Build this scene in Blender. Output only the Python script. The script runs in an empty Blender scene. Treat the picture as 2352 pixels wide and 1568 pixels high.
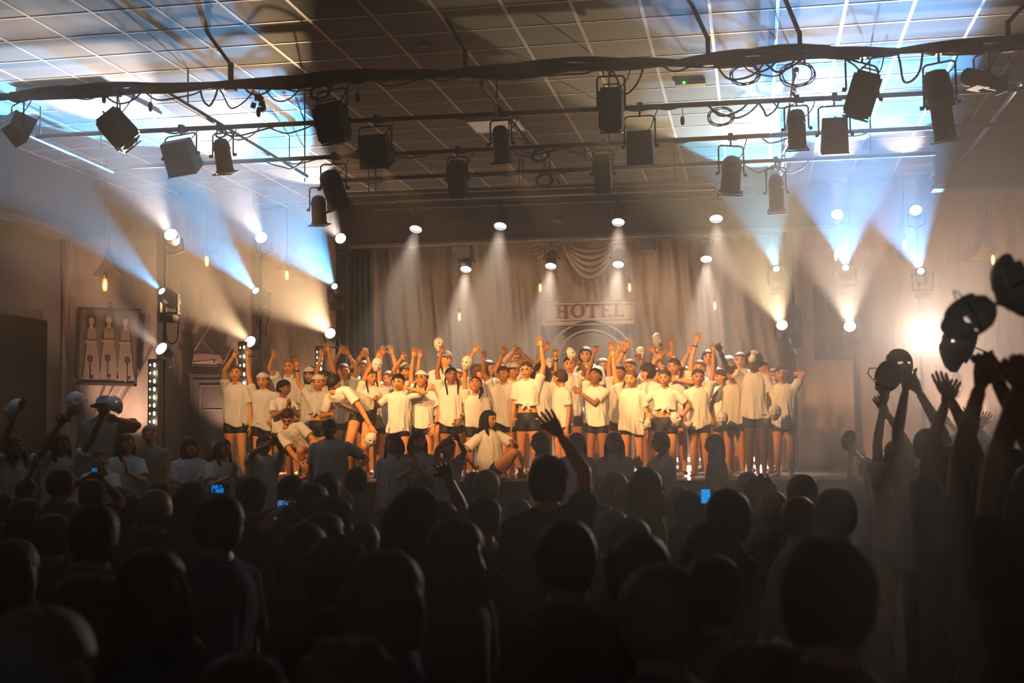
import bpy, math, random
import numpy as np
from mathutils import Vector, Matrix
random.seed(7)
rng = np.random.default_rng(7)
SC = bpy.context.scene
COL = SC.collection
PI = math.pi

# ------------------------------------------------------------------ camera
FPX, CX, CY = 3000.0, 1176.0, 784.0
CAMZ = 1.6
yv = Vector((559, -208, -FPX)).normalized()           # hall's long axis in camera space
bv = Vector((1559, -196, -FPX)).normalized()
zv = bv.cross(yv).normalized()                        # up
if zv.y < 0: zv = -zv
xv = yv.cross(zv).normalized()
R_WC = Matrix((xv, yv, zv)).transposed()              # world -> camera
R_CW = R_WC.transposed()
CAMP = Vector((0, 0, CAMZ))
cam = bpy.data.objects.new('camera', bpy.data.cameras.new('camera'))
COL.objects.link(cam)
cam.matrix_world = Matrix.Translation(CAMP) @ R_CW.to_4x4()
cam.data.sensor_width = 36
cam.data.lens = 36 * FPX / 2352
cam.data.clip_start = 0.05
cam.data.clip_end = 100
cam.data.dof.use_dof = True
cam.data.dof.focus_distance = 16.5
cam.data.dof.aperture_fstop = 2.8
SC.camera = cam

def at(px, py, Y):
    """world point seen at pixel (px,py) at distance Y down the hall"""
    d = R_CW @ Vector((px - CX, CY - py, -FPX))
    return CAMP + d * (Y / d.y)
def on_z(px, py, z):
    d = R_CW @ Vector((px - CX, CY - py, -FPX))
    return CAMP + d * ((z - CAMZ) / d.z)

# ------------------------------------------------------------------ look
SC.view_settings.view_transform = 'Standard'
SC.view_settings.look = 'None'
SC.view_settings.gamma = 1
SC.view_settings.exposure = 0.0
SC.view_settings.use_curve_mapping = False
cy = SC.cycles
cy.use_denoising = True
cy.max_bounces = 3
cy.diffuse_bounces = 2
cy.glossy_bounces = 1
cy.transmission_bounces = 2
cy.transparent_max_bounces = 4
cy.volume_bounces = 0
cy.sample_clamp_indirect = 2.0
cy.use_adaptive_sampling = True
cy.adaptive_threshold = 0.02
cy.caustics_reflective = False
cy.caustics_refractive = False
try:
    cy.use_light_tree = True
except Exception:
    pass

w = bpy.data.worlds.new('world'); SC.world = w
w.use_nodes = True
bg = w.node_tree.nodes['Background']
bg.inputs[0].default_value = (1.0, 0.94, 0.93, 1)
bg.inputs[1].default_value = 0.055

CEIL = CAMZ + 3.65      # ceiling height
STG = CAMZ - 0.55       # stage floor height
PIPE = CAMZ + 3.22      # lighting pipes

# ------------------------------------------------------------------ lamps of the room
def spot(name, p, d, power, col, cone, blend=0.35, r=0.04):
    l = bpy.data.lights.new(name, 'SPOT')
    l.energy = power; l.color = col
    l.spot_size = math.radians(cone); l.spot_blend = blend
    l.shadow_soft_size = r
    o = bpy.data.objects.new(name, l); COL.objects.link(o)
    d = Vector(d).normalized()
    o.location = Vector(p) + d * 0.05
    o.rotation_euler = d.to_track_quat('-Z', 'Y').to_euler()
    return o
def H(px, py, Y): return at(px, py, Y)

BLUE = (0.10, 0.50, 1.0)
CYAN = (0.30, 0.80, 1.0)
WARM = (1.0, 0.66, 0.36)
PINK = (1.0, 0.76, 0.60)
# tower lamps: (px, py, Y, direction, power, colour, cone, kind)
TOWER = [
 (392, 538, 15.3, (0.8, -5.0, 1.8), 1702, (1.0, 0.84, 0.76), 28, 'wash'),
 (371, 668, 15.3, (-0.9, -3.5, 1.9), 6426, BLUE, 25, 'head'),
 (370, 800, 15.3, (-0.9, -3.5, 1.8), 1772, PINK, 23, 'wash'),
 (600, 545, 17.4, (0.6, -5.0, 1.4), 1702, (1.0, 0.84, 0.76), 28, 'wash'),
 (587, 667, 17.4, (-0.35, -4.1, 1.67), 9370, BLUE, 25, 'head'),
 (574, 784, 17.4, (-0.35, -4.1, 1.35), 3138, WARM, 28, 'wash'),
 (782, 547, 19.2, (0.3, -6.0, 1.2), 1164, (1.0, 0.84, 0.76), 26, 'wash'),
 (768, 657, 19.2, (0.30, -5.9, 1.45), 7540, BLUE, 25, 'head'),
 (758, 765, 19.2, (0.35, -5.2, 1.15), 3548, WARM, 28, 'wash'),
 (1778, 500, 20.0, (-0.5, -5.0, 1.9), 377, PINK, 18, 'wash'),
 (1783, 617, 20.0, (-0.6, -5.0, 1.9), 2480, (0.22, 0.68, 1.0), 25, 'head'),
 (1796, 746, 20.0, (-0.7, -5.0, 1.7), 2570, (1.0, 0.74, 0.42), 28, 'wash'),
 (1923, 492, 19.1, (-0.3, -5.0, 1.6), 418, PINK, 18, 'wash'),
 (1942, 614, 19.1, (-0.4, -5.0, 1.6), 5373, (0.12, 0.46, 1.0), 27, 'head'),
 (1952, 749, 19.1, (-0.5, -5.0, 1.6), 1930, PINK, 26, 'wash'),
 (2103, 482, 18.8, (-1.0, -5.0, 1.7), 377, PINK, 18, 'wash'),
 (2115, 622, 18.8, (-1.2, -5.0, 1.7), 4961, (0.12, 0.46, 1.0), 27, 'head'),
 (2131, 779, 18.8, (-2.5, -18.8, 1.0), 1500, PINK, 42, 'wash'),
]
for i, (px, py, Y, d, P, c, cone, k) in enumerate(TOWER):
    spot('tower_lamp_light', at(px, py, Y), d, P, c, cone, 0.45 if k == 'wash' else 0.2, 0.05 if k == 'wash' else 0.03)
# down lights over the stage
DOWN = [(955, 526, 19.2, -0.10), (1149, 519, 19.2, -0.03), (1420, 510, 19.2, 0.0), (1645, 502, 19.2, 0.05),
        (1070, 618, 21.3, 0.0), (1265, 611, 21.3, -0.05), (1420, 607, 21.3, -0.05), (1622, 595, 21.3, 0.0)]
for px, py, Y, dx in DOWN:
    spot('down_lamp_light', at(px, py, Y), (dx, -0.42, -1), 3300 if Y < 20 else 5800, (1.0, 0.80, 0.62), 42, 0.7, 0.07)
# warm front light from the lanterns on the hall pipes
FRONT_P = 1250   # each of the four big box lanterns
BACKFILL_P = 78  # power of each fill light added for the backdrop
# ------------------------------------------------------------------ materials
MATS = {}
def mat(name, col, rough=0.6, metal=0.0, bump=None, var=None, spec=0.5, emit=None, estr=0.0, wave=None):
    if name in MATS: return MATS[name]
    m = bpy.data.materials.new(name); m.use_nodes = True
    nt = m.node_tree; b = nt.nodes['Principled BSDF']
    b.inputs['Base Color'].default_value = (*col, 1)
    b.inputs['Roughness'].default_value = rough
    b.inputs['Metallic'].default_value = metal
    b.inputs['Specular IOR Level'].default_value = spec
    if emit is not None:
        b.inputs['Emission Color'].default_value = (*emit, 1)
        b.inputs['Emission Strength'].default_value = estr
        m.cycles.emission_sampling = 'NONE'
    tc = None
    if bump or var or wave:
        tc = nt.nodes.new('ShaderNodeTexCoord')
    if var:      # (scale, amount)
        n = nt.nodes.new('ShaderNodeTexNoise'); n.inputs['Scale'].default_value = var[0]; n.inputs['Detail'].default_value = 3
        r = nt.nodes.new('ShaderNodeMix'); r.data_type = 'RGBA'
        r.inputs[6].default_value = (*[c * (1 - var[1]) for c in col], 1)
        r.inputs[7].default_value = (*[min(1, c * (1 + var[1])) for c in col], 1)
        nt.links.new(tc.outputs['Object'], n.inputs['Vector'])
        nt.links.new(n.outputs['Fac'], r.inputs[0]); nt.links.new(r.outputs[2], b.inputs['Base Color'])
    if bump:     # (scale, strength, distance[, stretch])
        n = nt.nodes.new('ShaderNodeTexNoise'); n.inputs['Scale'].default_value = bump[0]; n.inputs['Detail'].default_value = 2
        bp = nt.nodes.new('ShaderNodeBump'); bp.inputs['Strength'].default_value = bump[1]; bp.inputs['Distance'].default_value = bump[2]
        src = tc.outputs['Object']
        if len(bump) > 3:
            mp = nt.nodes.new('ShaderNodeMapping'); mp.inputs['Scale'].default_value = bump[3]
            nt.links.new(src, mp.inputs['Vector']); src = mp.outputs['Vector']
        nt.links.new(src, n.inputs['Vector']); nt.links.new(n.outputs['Fac'], bp.inputs['Height'])
        nt.links.new(bp.outputs['Normal'], b.inputs['Normal'])
    MATS[name] = m
    return m
M_BLACK = mat('black_metal', (0.015, 0.015, 0.016), 0.45, 0.0, var=(30, 0.3))
M_DARK = mat('dark_metal', (0.05, 0.05, 0.052), 0.4, 0.6, var=(30, 0.2))
M_STEEL = mat('steel', (0.42, 0.42, 0.42), 0.3, 0.9, var=(20, 0.15))
M_GREYM = mat('grey_metal', (0.16, 0.16, 0.17), 0.4, 0.4, var=(20, 0.2))
M_RUB = mat('black_rubber', (0.012, 0.012, 0.012), 0.6, var=(40, 0.2))
M_WHITEP = mat('white_plastic', (0.75, 0.74, 0.70), 0.35, var=(12, 0.05))

def prop(o, label=None, cat=None, group=None, kind=None):
    if label: o['label'] = label
    if cat: o['category'] = cat
    if group: o['group'] = group
    if kind: o['kind'] = kind
    return o
def thing(name, label, cat, loc, group=None, kind=None):
    o = bpy.data.objects.new(name, None); COL.objects.link(o)
    o.empty_display_size = 0.05
    o.location = loc
    return prop(o, label, cat, group, kind)
class MB:
    """collects shapes in world coordinates, builds ONE mesh object"""
    def __init__(s): s.v = []; s.f = []; s.m = []; s.n = 0
    def add(s, v, f, mi=0):
        v = np.asarray(v, float).reshape(-1, 3)
        s.v.append(v); k = s.n
        for q in f: s.f.append([int(i) + k for i in q]); s.m.append(mi)
        s.n += len(v); return s
    def box(s, c, size, R=None, mi=0, taper=1.0):
        x, y, z = [a / 2 for a in size]
        v = np.array([[-x*taper,-y*taper,-z],[x*taper,-y*taper,-z],[x*taper,y*taper,-z],[-x*taper,y*taper,-z],[-x,-y,z],[x,-y,z],[x,y,z],[-x,y,z]])
        if R is not None: v = v @ np.array(R.to_3x3()).T
        v = v + np.array(c)
        return s.add(v, [(3,2,1,0),(4,5,6,7),(0,1,5,4),(1,2,6,5),(2,3,7,6),(3,0,4,7)], mi)
    def span(s, a, b, mi=0):
        a, b = np.array(a, float), np.array(b, float)
        return s.box((a+b)/2, np.abs(b-a), None, mi)
    def rings(s, R, mi=0, cap=True, closed=False):
        R = [np.asarray(r, float) for r in R]; n = len(R[0]); v = np.concatenate(R)
        f = []
        for i in range(len(R) - 1):
            for j in range(n):
                k = (j + 1) % n
                f.append((i*n+j, i*n+k, (i+1)*n+k, (i+1)*n+j))
        if cap:
            f.append(tuple(range(n))[::-1]); f.append(tuple((len(R)-1)*n + j for j in range(n)))
        return s.add(v, f, mi)
    def tube(s, pts, r, n=6, mi=0, up=None):
        pts = [np.asarray(p, float) for p in pts]; N = len(pts)
        if not hasattr(r, '__len__'): r = [r] * N
        rs = []; u = None
        for i, p in enumerate(pts):
            t = pts[min(i+1, N-1)] - pts[max(i-1, 0)]; t = t / (np.linalg.norm(t) + 1e-9)
            if u is None:
                a = np.array([0, 0, 1.0]) if abs(t[2]) < 0.9 else np.array([1.0, 0, 0])
                u = np.cross(a, t)
            u = u - t * np.dot(u, t); u /= np.linalg.norm(u) + 1e-9
            w_ = np.cross(t, u)
            rs.append([p + r[i] * (math.cos(2*PI*j/n) * u + math.sin(2*PI*j/n) * w_) for j in range(n)])
        return s.rings(rs, mi)
    def lathe(s, prof, M, n=16, mi=0, cap=True):
        """prof: (radius, z) pairs in the frame M"""
        A = np.array(M.to_3x3()); o = np.array(M.to_translation())
        rs = []
        for r, z in prof:
            q = np.array([[r*math.cos(2*PI*j/n), r*math.sin(2*PI*j/n), z] for j in range(n)])
            rs.append(q @ A.T + o)
        return s.rings(rs, mi, cap)
    def sphere(s, c, r, n=10, m=6, mi=0, R=None):
        if not hasattr(r, '__len__'): r = (r, r, r)
        rs = []
        for i in range(m + 1):
            a = PI * (i + 0.02 if i == 0 else (i - 0.02 if i == m else i)) / m
            q = np.array([[r[0]*math.sin(a)*math.cos(2*PI*j/n), r[1]*math.sin(a)*math.sin(2*PI*j/n), -r[2]*math.cos(a)] for j in range(n)])
            if R is not None: q = q @ np.array(R.to_3x3()).T
            rs.append(q + np.array(c))
        return s.rings(rs, mi)
    def data(s, name='m'):
        me = bpy.data.meshes.new(name)
        v = np.concatenate(s.v) if s.v else np.zeros((0, 3))
        me.from_pydata(v.tolist(), [], s.f)
        if any(s.m): me.polygons.foreach_set('material_index', s.m)
        return me
    def build(s, name, mats, parent=None, smooth=True, **kw):
        off = np.array(parent_loc(parent))
        s.v = [v - off for v in s.v]
        me = s.data(name)
        for m_ in (mats if isinstance(mats, (list, tuple)) else [mats]): me.materials.append(m_)
        if smooth: me.shade_smooth(); 
        o = bpy.data.objects.new(name, me); COL.objects.link(o)
        if parent is not None: o.parent = parent
        if smooth == 'auto':
            try: me.set_sharp_from_angle(angle=math.radians(38))
            except Exception: pass
        return prop(o, **kw)
def parent_loc(p):
    l = Vector((0, 0, 0))
    while p is not None: l = l + p.location; p = p.parent
    return l
def own(s, name, mats, base, smooth='auto', **kw):
    """a thing that is one mesh, its origin at base"""
    s.v = [v - np.array(base) for v in s.v]
    o = s.build(name, mats, None, smooth, **kw); o.location = base
    return o
MB.own = own
def frame(p, d, up=(0, 0, 1)):
    """matrix whose +z looks along d"""
    z = Vector(d).normalized(); u = Vector(up)
    if abs(z.dot(u)) > 0.98: u = Vector((0, 1, 0))
    x = u.cross(z).normalized(); y = z.cross(x)
    M = Matrix((x, y, z)).transposed().to_4x4(); M.translation = Vector(p)
    return M
# ------------------------------------------------------------------ the hall
YH = 19.6                     # the header over the stage
def X_(px, Y): return at(px, 900, Y).x
XL, XR = at(134, 900, 15.75).x, 5.2
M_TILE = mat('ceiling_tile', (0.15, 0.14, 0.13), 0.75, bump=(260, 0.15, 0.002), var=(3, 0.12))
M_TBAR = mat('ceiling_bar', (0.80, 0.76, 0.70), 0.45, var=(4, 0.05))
M_WALL = mat('hall_wall', (0.17, 0.15, 0.13), 0.8, bump=(60, 0.2, 0.003), var=(1.2, 0.15))
M_FLOOR = mat('hall_floor', (0.035, 0.032, 0.03), 0.95, spec=.05, var=(2, 0.3))
M_HEAD = mat('header_paint', (0.05, 0.045, 0.04), 0.85, var=(2, 0.15))
M_STAGE = mat('stage_vinyl', (0.045, 0.04, 0.038), 0.28, bump=(9, 0.15, 0.003), var=(5, 0.5))
M_PLY = mat('stage_front_ply', (0.10, 0.08, 0.055), 0.7, var=(6, 0.25), bump=(30, .3, .002, (1, 1, 8)))
def S(mb, name, m, **k): return mb.build(name, m, None, 'auto', kind='structure', **k)
def B(a, b): m_ = MB(); m_.span(a, b); return m_
S(B((XL, -3, -0.1), (XR, 26, 0)), 'floor', M_FLOOR)
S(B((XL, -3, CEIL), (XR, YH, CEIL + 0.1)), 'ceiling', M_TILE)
S(B((XL - 0.2, -3, 0), (XL, 26, 7)), 'wall_left', M_WALL)
S(B((XR, -3, 0), (XR + 0.2, 26, 7)), 'wall_right', M_WALL)
S(B((XL, 25.5, 0), (XR, 25.7, 7)), 'wall_back', mat('stage_black', (0.02, 0.019, 0.018), 0.9, var=(3, 0.2)))
S(B((XL, YH, 6.9), (XR, 25.6, 7)), 'ceiling_stage', M_HEAD)
# T-bar grid of the suspended ceiling
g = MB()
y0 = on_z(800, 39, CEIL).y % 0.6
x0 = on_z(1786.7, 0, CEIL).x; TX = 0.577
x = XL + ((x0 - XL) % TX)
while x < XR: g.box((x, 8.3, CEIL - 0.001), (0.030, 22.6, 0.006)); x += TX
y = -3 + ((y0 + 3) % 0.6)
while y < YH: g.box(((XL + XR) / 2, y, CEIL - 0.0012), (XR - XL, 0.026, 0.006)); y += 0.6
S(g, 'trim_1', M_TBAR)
# header above the stage opening, with its lower rail
hb = on_z(1176, 545, 0)
HZ = at(1200, 546, YH).z
S(B((X_(775, YH), YH, HZ), (XR, YH + 0.15, 7)), 'wall_header', M_HEAD)
S(B((X_(775, YH), YH - 0.03, HZ - 0.04), (XR, YH + 0.18, HZ)), 'trim_2', mat('rail_paint', (0.16, 0.135, 0.11), 0.6, var=(3, .2)))
# short bulkhead over the right side cloth
m_ = MB(); bz = at(2250, 425, 16.4).z
m_.span((at(2150, 400, 16.4).x, 16.4, bz), (XR, 16.6, CEIL))
for k in range(4):
    m_.span((2.55 + k * 0.75, 16.37, bz + 0.08), (3.15 + k * 0.75, 16.4, CEIL - 0.06))
m_.span((2.2, 16.36, bz - 0.03), (XR, 16.6, bz + 0.03))
S(m_, 'trim_3', mat('bulkhead', (0.13, 0.105, 0.09), 0.7, var=(2, 0.15)))
# the left wall: soffit band and dark column
S(B((XL, 3, CAMZ + 2.62), (XL + 0.25, 15.6, CAMZ + 2.74)), 'trim_4', mat('rail_paint', (0.1, 0.1, 0.1)))
S(B((XL, 13.7, CAMZ + 2.74), (XL + 0.3, 14.1, CEIL)), 'trim_5', mat('column_grey', (0.06, 0.06, 0.06), .7, var=(3, .2)))
# dark double door in the left wall
d = thing('door_1', None, None, (XL, 14.0, 0)); d['kind'] = 'structure'
M_DOOR = mat('dark_door', (0.018, 0.017, 0.016), 0.6, var=(4, 0.2))
dh = at(60, 716, 14.2).z
for k in range(2):
    l = B((XL + 0.01, 12.5 + 1.43 * k, 0.0), (XL + 0.07, 13.91 + 1.43 * k, dh)).build('door_leaf', M_DOOR, d, 'auto')
hd = MB(); hd.tube([(XL + 0.07, 14.0, 0.95), (XL + .13, 14.0, .95), (XL + .13, 14.0, 1.75), (XL + 0.07, 14.0, 1.75)], 0.012, 6)
hd.build('door_handle', M_GREYM, d, True)
# ------------------------------------------------------------------ stage platform
YE = 15.35
st = MB(); st.span((XL, YE, STG - 0.06), (XR, 25.5, STG))
S(st, 'floor_stage', M_STAGE)
st = MB(); st.span((XL, YE + 0.03, 0), (XR, YE + 0.07, STG - 0.06))
x = XL
while x < XR: st.span((x, YE + 0.0, 0), (x + 0.04, YE + 0.03, STG - 0.06)); x += 1.22
S(st, 'wall_stage_front', M_PLY)

# ------------------------------------------------------------------ painted cloths
def cloth_mat(name, col, fold=0.25):
    m = mat(name, col, 0.85, bump=(6, 0.9, 0.05, (1, 1, 0.3)), var=(0.9, 0.16), spec=0.15)
    return m
M_CLOTH = cloth_mat('painted_cloth', (0.40, 0.315, 0.235))
M_CLOTH2 = cloth_mat('painted_cloth_pink', (0.42, 0.32, 0.255))
M_INK = mat('cloth_print_dark', (0.05, 0.042, 0.036), 0.85, var=(14, 0.35))
M_INK2 = mat('cloth_print_brown', (0.20, 0.145, 0.105), 0.85, var=(10, 0.25))
M_INK3 = mat('cloth_print_light', (0.46, 0.36, 0.26), 0.85, var=(10, 0.12))
M_RED = mat('cloth_print_red', (0.17, 0.075, 0.05), 0.85, var=(9, 0.2))
def cloth(name, x0, x1, y, z0, z1, amp, nf, seed, label, m=M_CLOTH, gather=(), group=None):
    r = np.random.default_rng(seed)
    nx = int((x1 - x0) * 34) + 2; nz = 40
    X = np.linspace(x0, x1, nx); Z = np.linspace(z0, z1, nz)
    XX, ZZ = np.meshgrid(X, Z)
    ph = r.uniform(0, 6.28, 8); sk = r.uniform(-0.22, 0.22, 8)
    D = np.zeros_like(XX)
    for i in range(8):
        D += math.cos(ph[i]) * 0.35 * np.sin((XX + sk[i] * (ZZ - z1) ) * nf * (0.35 + 0.32 * i) + ph[i]) / (1 + 0.30 * i)
    D *= amp
    for gx in gather:          # folds fanning out from a gathered point on the top edge
        dx = XX - gx; dz = z1 + 0.05 - ZZ + 0.12
        ang = np.arctan2(dx, dz)
        D += 0.045 * np.sin(ang * 34) * np.exp(-dz / 0.55) * np.exp(-(ang / 0.8) ** 2)
    YY = y + D
    v = np.stack([XX, YY, ZZ], -1).reshape(-1, 3)
    f = [(j*nx+i, j*nx+i+1, (j+1)*nx+i+1, (j+1)*nx+i) for j in range(nz-1) for i in range(nx-1)]
    mb = MB(); mb.add(v, f)
    root = thing(name, label, 'stage cloth', ((x0+x1)/2, y, z0), group)
    o = mb.build('fabric', m, root, True)
    so = o.modifiers.new('thickness', 'SOLIDIFY'); so.thickness = 0.006
    return root
def X(px, Y): return at(px, 900, Y).x
back = cloth('backdrop', X(838, 23), 1.3, 23, STG, at(1300, 548, 23).z + 0.25, 0.22, 12, 3,
             'large beige painted cloth behind the stage with HOTEL sign and round arch', M_CLOTH,
             gather=[X(1020, 23), X(1180, 23), X(1350, 23), X(1520, 23)])
cA = cloth('side_cloth', XL + 0.02, X(352, 15.7), 15.75, 0.0, CAMZ + 2.72, 0.09, 8, 4,
           'beige side cloth printed with three women holding keys, left of the stage', M_CLOTH2, group='side cloths beside the stage')
cB = cloth('side_cloth', X(366, 17.7) - 0.8, X(572, 17.7), 17.8, STG, CAMZ + 3.6, 0.09, 8, 5,
           'beige side cloth printed with wire basket on dark cabinet, left of the stage', M_CLOTH2, group='side cloths beside the stage')
cC = cloth('side_cloth', X(600, 19.4) - 0.6, X(771, 19.4), 19.4, STG, CAMZ + 3.6, 0.09, 8, 6,
           'brown side cloth behind the raised arms, printed with small pendant shade', M_CLOTH2, group='side cloths beside the stage')
cD = cloth('side_cloth', X(1831, 20.6), X(2010, 20.6), 20.6, STG, CAMZ + 3.9, 0.09, 8, 7,
           'beige side cloth printed with dark board of old keys, right of the stage', M_CLOTH2, group='side cloths beside the stage')
cE = cloth('side_cloth', X(1964, 19.3), XR, 19.3, STG, CAMZ + 3.6, 0.09, 8, 8,
           'wide pinkish side cloth behind the raised masks, printed with large pendant shade', M_CLOTH2, group='side cloths beside the stage')
# black masking legs
for x0_, x1_, y_, lab in ((X(771, 20.4), X(850, 20.4), 20.6, 'narrow black masking drape between brown cloth and painted backdrop'),
                     (0.45, 0.75, 21.0, 'narrow black masking drape at right edge of painted backdrop')):
    m_ = MB(); n_ = 30
    pts = [(x0_ + (x1_ - x0_) * i / n_, y_ + 0.04 * math.sin(i * 1.3), 0) for i in range(n_ + 1)]
    v = [(p[0], p[1], STG) for p in pts] + [(p[0], p[1], 5.4) for p in pts]
    f = [(i, i + 1, n_ + 2 + i, n_ + 1 + i) for i in range(n_)]
    m_.add(v, f); o = m_.own('masking_drape', mat('black_drape', (0.012, 0.011, 0.011), 0.95, var=(5, .2)), (x0_, y_, STG), True, label=lab, cat='drape')
    so = o.modifiers.new('thickness', 'SOLIDIFY'); so.thickness = 0.01
# prints lie on the cloth: shallow plates carried by it
def flat(mb, pts, mi=0, Y=None, th=0.012):
    """polygon given by pixels at depth Y, as a thin plate"""
    P = [at(px, py, Y) for px, py in pts]; n = len(P)
    v = [(p.x, Y, p.z) for p in P] + [(p.x, Y + th, p.z) for p in P]
    mb.add(v, [tuple(range(n)), tuple(range(2*n-1, n-1, -1))] + [(i, i+n, (i+1) % n + n, (i+1) % n) for i in range(n)], mi)
def ring(mb, cx, cy, r0, r1, Y, a0=0, a1=360, mi=0, n=28, ry=1.0):
    for i in range(n):
        a = math.radians(a0 + (a1 - a0) * i / n); b = math.radians(a0 + (a1 - a0) * (i + 1) / n)
        flat(mb, [(cx + r0*math.cos(a), cy - r0*ry*math.sin(a)), (cx + r1*math.cos(a), cy - r1*ry*math.sin(a)),
                  (cx + r1*math.cos(b), cy - r1*ry*math.sin(b)), (cx + r0*math.cos(b), cy - r0*ry*math.sin(b))], mi, Y)
def q(mb, x0, y0, x1, y1, Y, mi=0, sk=0.0): flat(mb, [(x0, y0), (x1, y0 - sk*(x1-x0)), (x1, y1 - sk*(x1-x0)), (x0, y1)], mi, Y)
Yb = 22.60
M_WHW = mat('cloth_print_pale', (0.34, 0.26, 0.19), 0.85, var=(10, 0.1))
sg = MB(); sk = 0.023
q(sg, 1243, 692, 1460, 749, Yb, 0, sk)
sign = sg.build('hotel_sign', mat('sign_board', (0.41, 0.325, 0.245), .85, var=(5, .1)), back, 'auto', label='painted sign board reading HOTEL')
fr = MB()
for (a, b, c, d_) in ((1243,692,1460,695),(1243,746,1460,749),(1243,692,1246,749),(1457,689,1460,746),(1252,701,1452,702),(1252,737,1452,738),(1252,701,1253,738),(1451,696,1452,733)):
    q(fr, a, b, c, d_, Yb - 0.02, 0, sk)
fr.build('frame', mat('sign_line', (.27, .20, .15), .85, var=(9, .2)), sign, 'auto')
# serif letters
def letter(ch, x, y, w_, h, Y):
    """serif capital: x,y top left in pixels"""
    t = w_ * 0.22; s_ = h * 0.075; L = MB()
    def b(x0, y0, x1, y1): q(L, x + x0*w_, y + y0*h, x + x1*w_, y + y1*h, Y, 0, sk)
    if ch == 'H':
        b(.12, 0, .34, 1); b(.66, 0, .88, 1); b(.34, .45, .66, .52)
        for c in (.23, .77): b(c-.22, 0, c+.22, .06); b(c-.22, .94, c+.22, 1)
    if ch == 'O':
        n = 26; cx = x + w_/2; cy = y + h/2 - sk*w_/2
        for i in range(n):
            a, bb = 2*PI*i/n, 2*PI*(i+1)/n
            P = []
            for ang, k in ((a, 1), (bb, 1), (bb, 0), (a, 0)):
                rx = w_*0.5 if k else w_*0.29; ry = h*0.52 if k else h*0.45
                P.append((cx + rx*math.cos(ang), cy - ry*math.sin(ang)))
            flat(L, P, 0, Y)
    if ch == 'T':
        b(.39, 0, .61, 1); b(0, 0, 1, .10); b(0, 0, .06, .25); b(.94, 0, 1, .25); b(.27, .94, .73, 1)
    if ch == 'E':
        b(.12, 0, .36, 1); b(0, 0, .9, .09); b(0, .91, .96, 1); b(.3, .44, .72, .53); b(.85, 0, .9, .2); b(.91, .78, .96, 1); b(.66, .36, .7, .62)
    if ch == 'L':
        b(.14, 0, .38, 1); b(0, 0, .56, .07); b(0, .91, .96, 1); b(.91, .74, .96, 1)
    return L
for ch, x_, y_, w_ in (('H', 1276, 700, 31), ('O', 1311, 698, 32), ('T', 1346, 698, 30), ('E', 1379, 697, 26), ('L', 1409, 696, 25)):
    letter(ch, x_, y_, w_, 30, Yb - 0.025).build('letter', M_RED, sign, 'auto')
# arched doorway painted below the sign
ar = MB(); cx, cyy = 1358, 828
P = [(cx + 70*math.cos(math.radians(a)), cyy - 64*math.sin(math.radians(a))) for a in range(0, 181, 8)]
flat(ar, P + [(cx - 70, 1030), (cx + 70, 1030)], 0, Yb)
ar.build('arched_doorway', mat('arch_dark', (0.15, 0.105, 0.08), .85, var=(4, .2)), back, 'auto', label='dark arched doorway painted under the sign')
an = MB(); ring(an, cx, cyy, 74, 79, Yb, 0, 180, ry=.92); ring(an, cx, cyy, 96, 101, Yb, 0, 180, ry=.9)
q(an, cx+74, cyy, cx+79, 1040, Yb); q(an, cx-79, cyy, cx-74, 1040, Yb)
q(an, cx+96, cyy, cx+101, 1040, Yb); q(an, cx-101, cyy, cx-96, 1040, Yb)
an.build('arch_moulding', M_WHW, back, 'auto')
# painted lantern beside the arch
ln = MB(); q(ln, 1497, 775, 1499, 810, Yb); ring(ln, 1498, 772, 5, 8, Yb); flat(ln, [(1490,812),(1506,812),(1510,840),(1486,840)], 0, Yb)
ln.build('lantern_print', M_INK2, back, 'auto')
# swag of cloth tied up above the sign
sw = MB()
for k in range(5):
    p = []
    for i in range(19):
        t = i / 18; xx = 1290 + 130 * t; yy = 552 + (24 + 15 * k) * math.sin(PI * t) ** 0.8
        c = at(xx, yy, 22.52 - 0.03 * k); p.append(c)
    sw.tube(p, [0.012 + 0.028 * math.sin(PI * i / 18) for i in range(19)], 8)
sw.build('swag', M_CLOTH, back, True)
for k in range(5):
    p = [at(1210 + k*6 + i * 12, 556 + k * 9 - i * (1.2 + k * 1.8), 22.56) for i in range(6)]
    w2 = MB(); w2.tube(p, [0.03 - 0.003*i for i in range(6)], 6); w2.build('swag', M_CLOTH, back, True)
# prints on the left cloths
pic = MB(); Ya = 15.66
flat(pic, [(181, 704), (322, 709), (313, 887), (174, 883)], 0, Ya)
pc = pic.build('picture_print', mat('picture_ground', (0.14, 0.105, 0.08), .8, var=(9, .35)), cA, 'auto', label='dark framed picture of three women holding big keys')
fr = MB()
for P in ([(181,704),(322,709),(321,714),(181,709)], [(175,877),(314,881),(313,887),(174,883)], [(181,704),(186,704),(180,883),(174,883)], [(317,709),(322,709),(313,887),(308,887)]):
    flat(fr, P, 0, Ya - 0.015)
ring(fr, 252, 700, 3, 4.5, Ya - 0.015, ry=1.6)
fr.build('frame', M_INK, pc, 'auto')
fg = MB(); M_SK = mat('print_skin', (0.34, 0.24, 0.17), .85); M_DR = mat('print_dress', (0.27, 0.19, 0.14), .85, bump=(60, .6, .01, (1, 1, .1)))
M_HR = mat('print_hair', (0.055, 0.04, 0.03), .85)
def ell(mb, cx, cy, rx, ry, Y, mi=0, n=16): flat(mb, [(cx + rx*math.cos(2*PI*i/n), cy - ry*math.sin(2*PI*i/n)) for i in range(n)], mi, Y)
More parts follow.
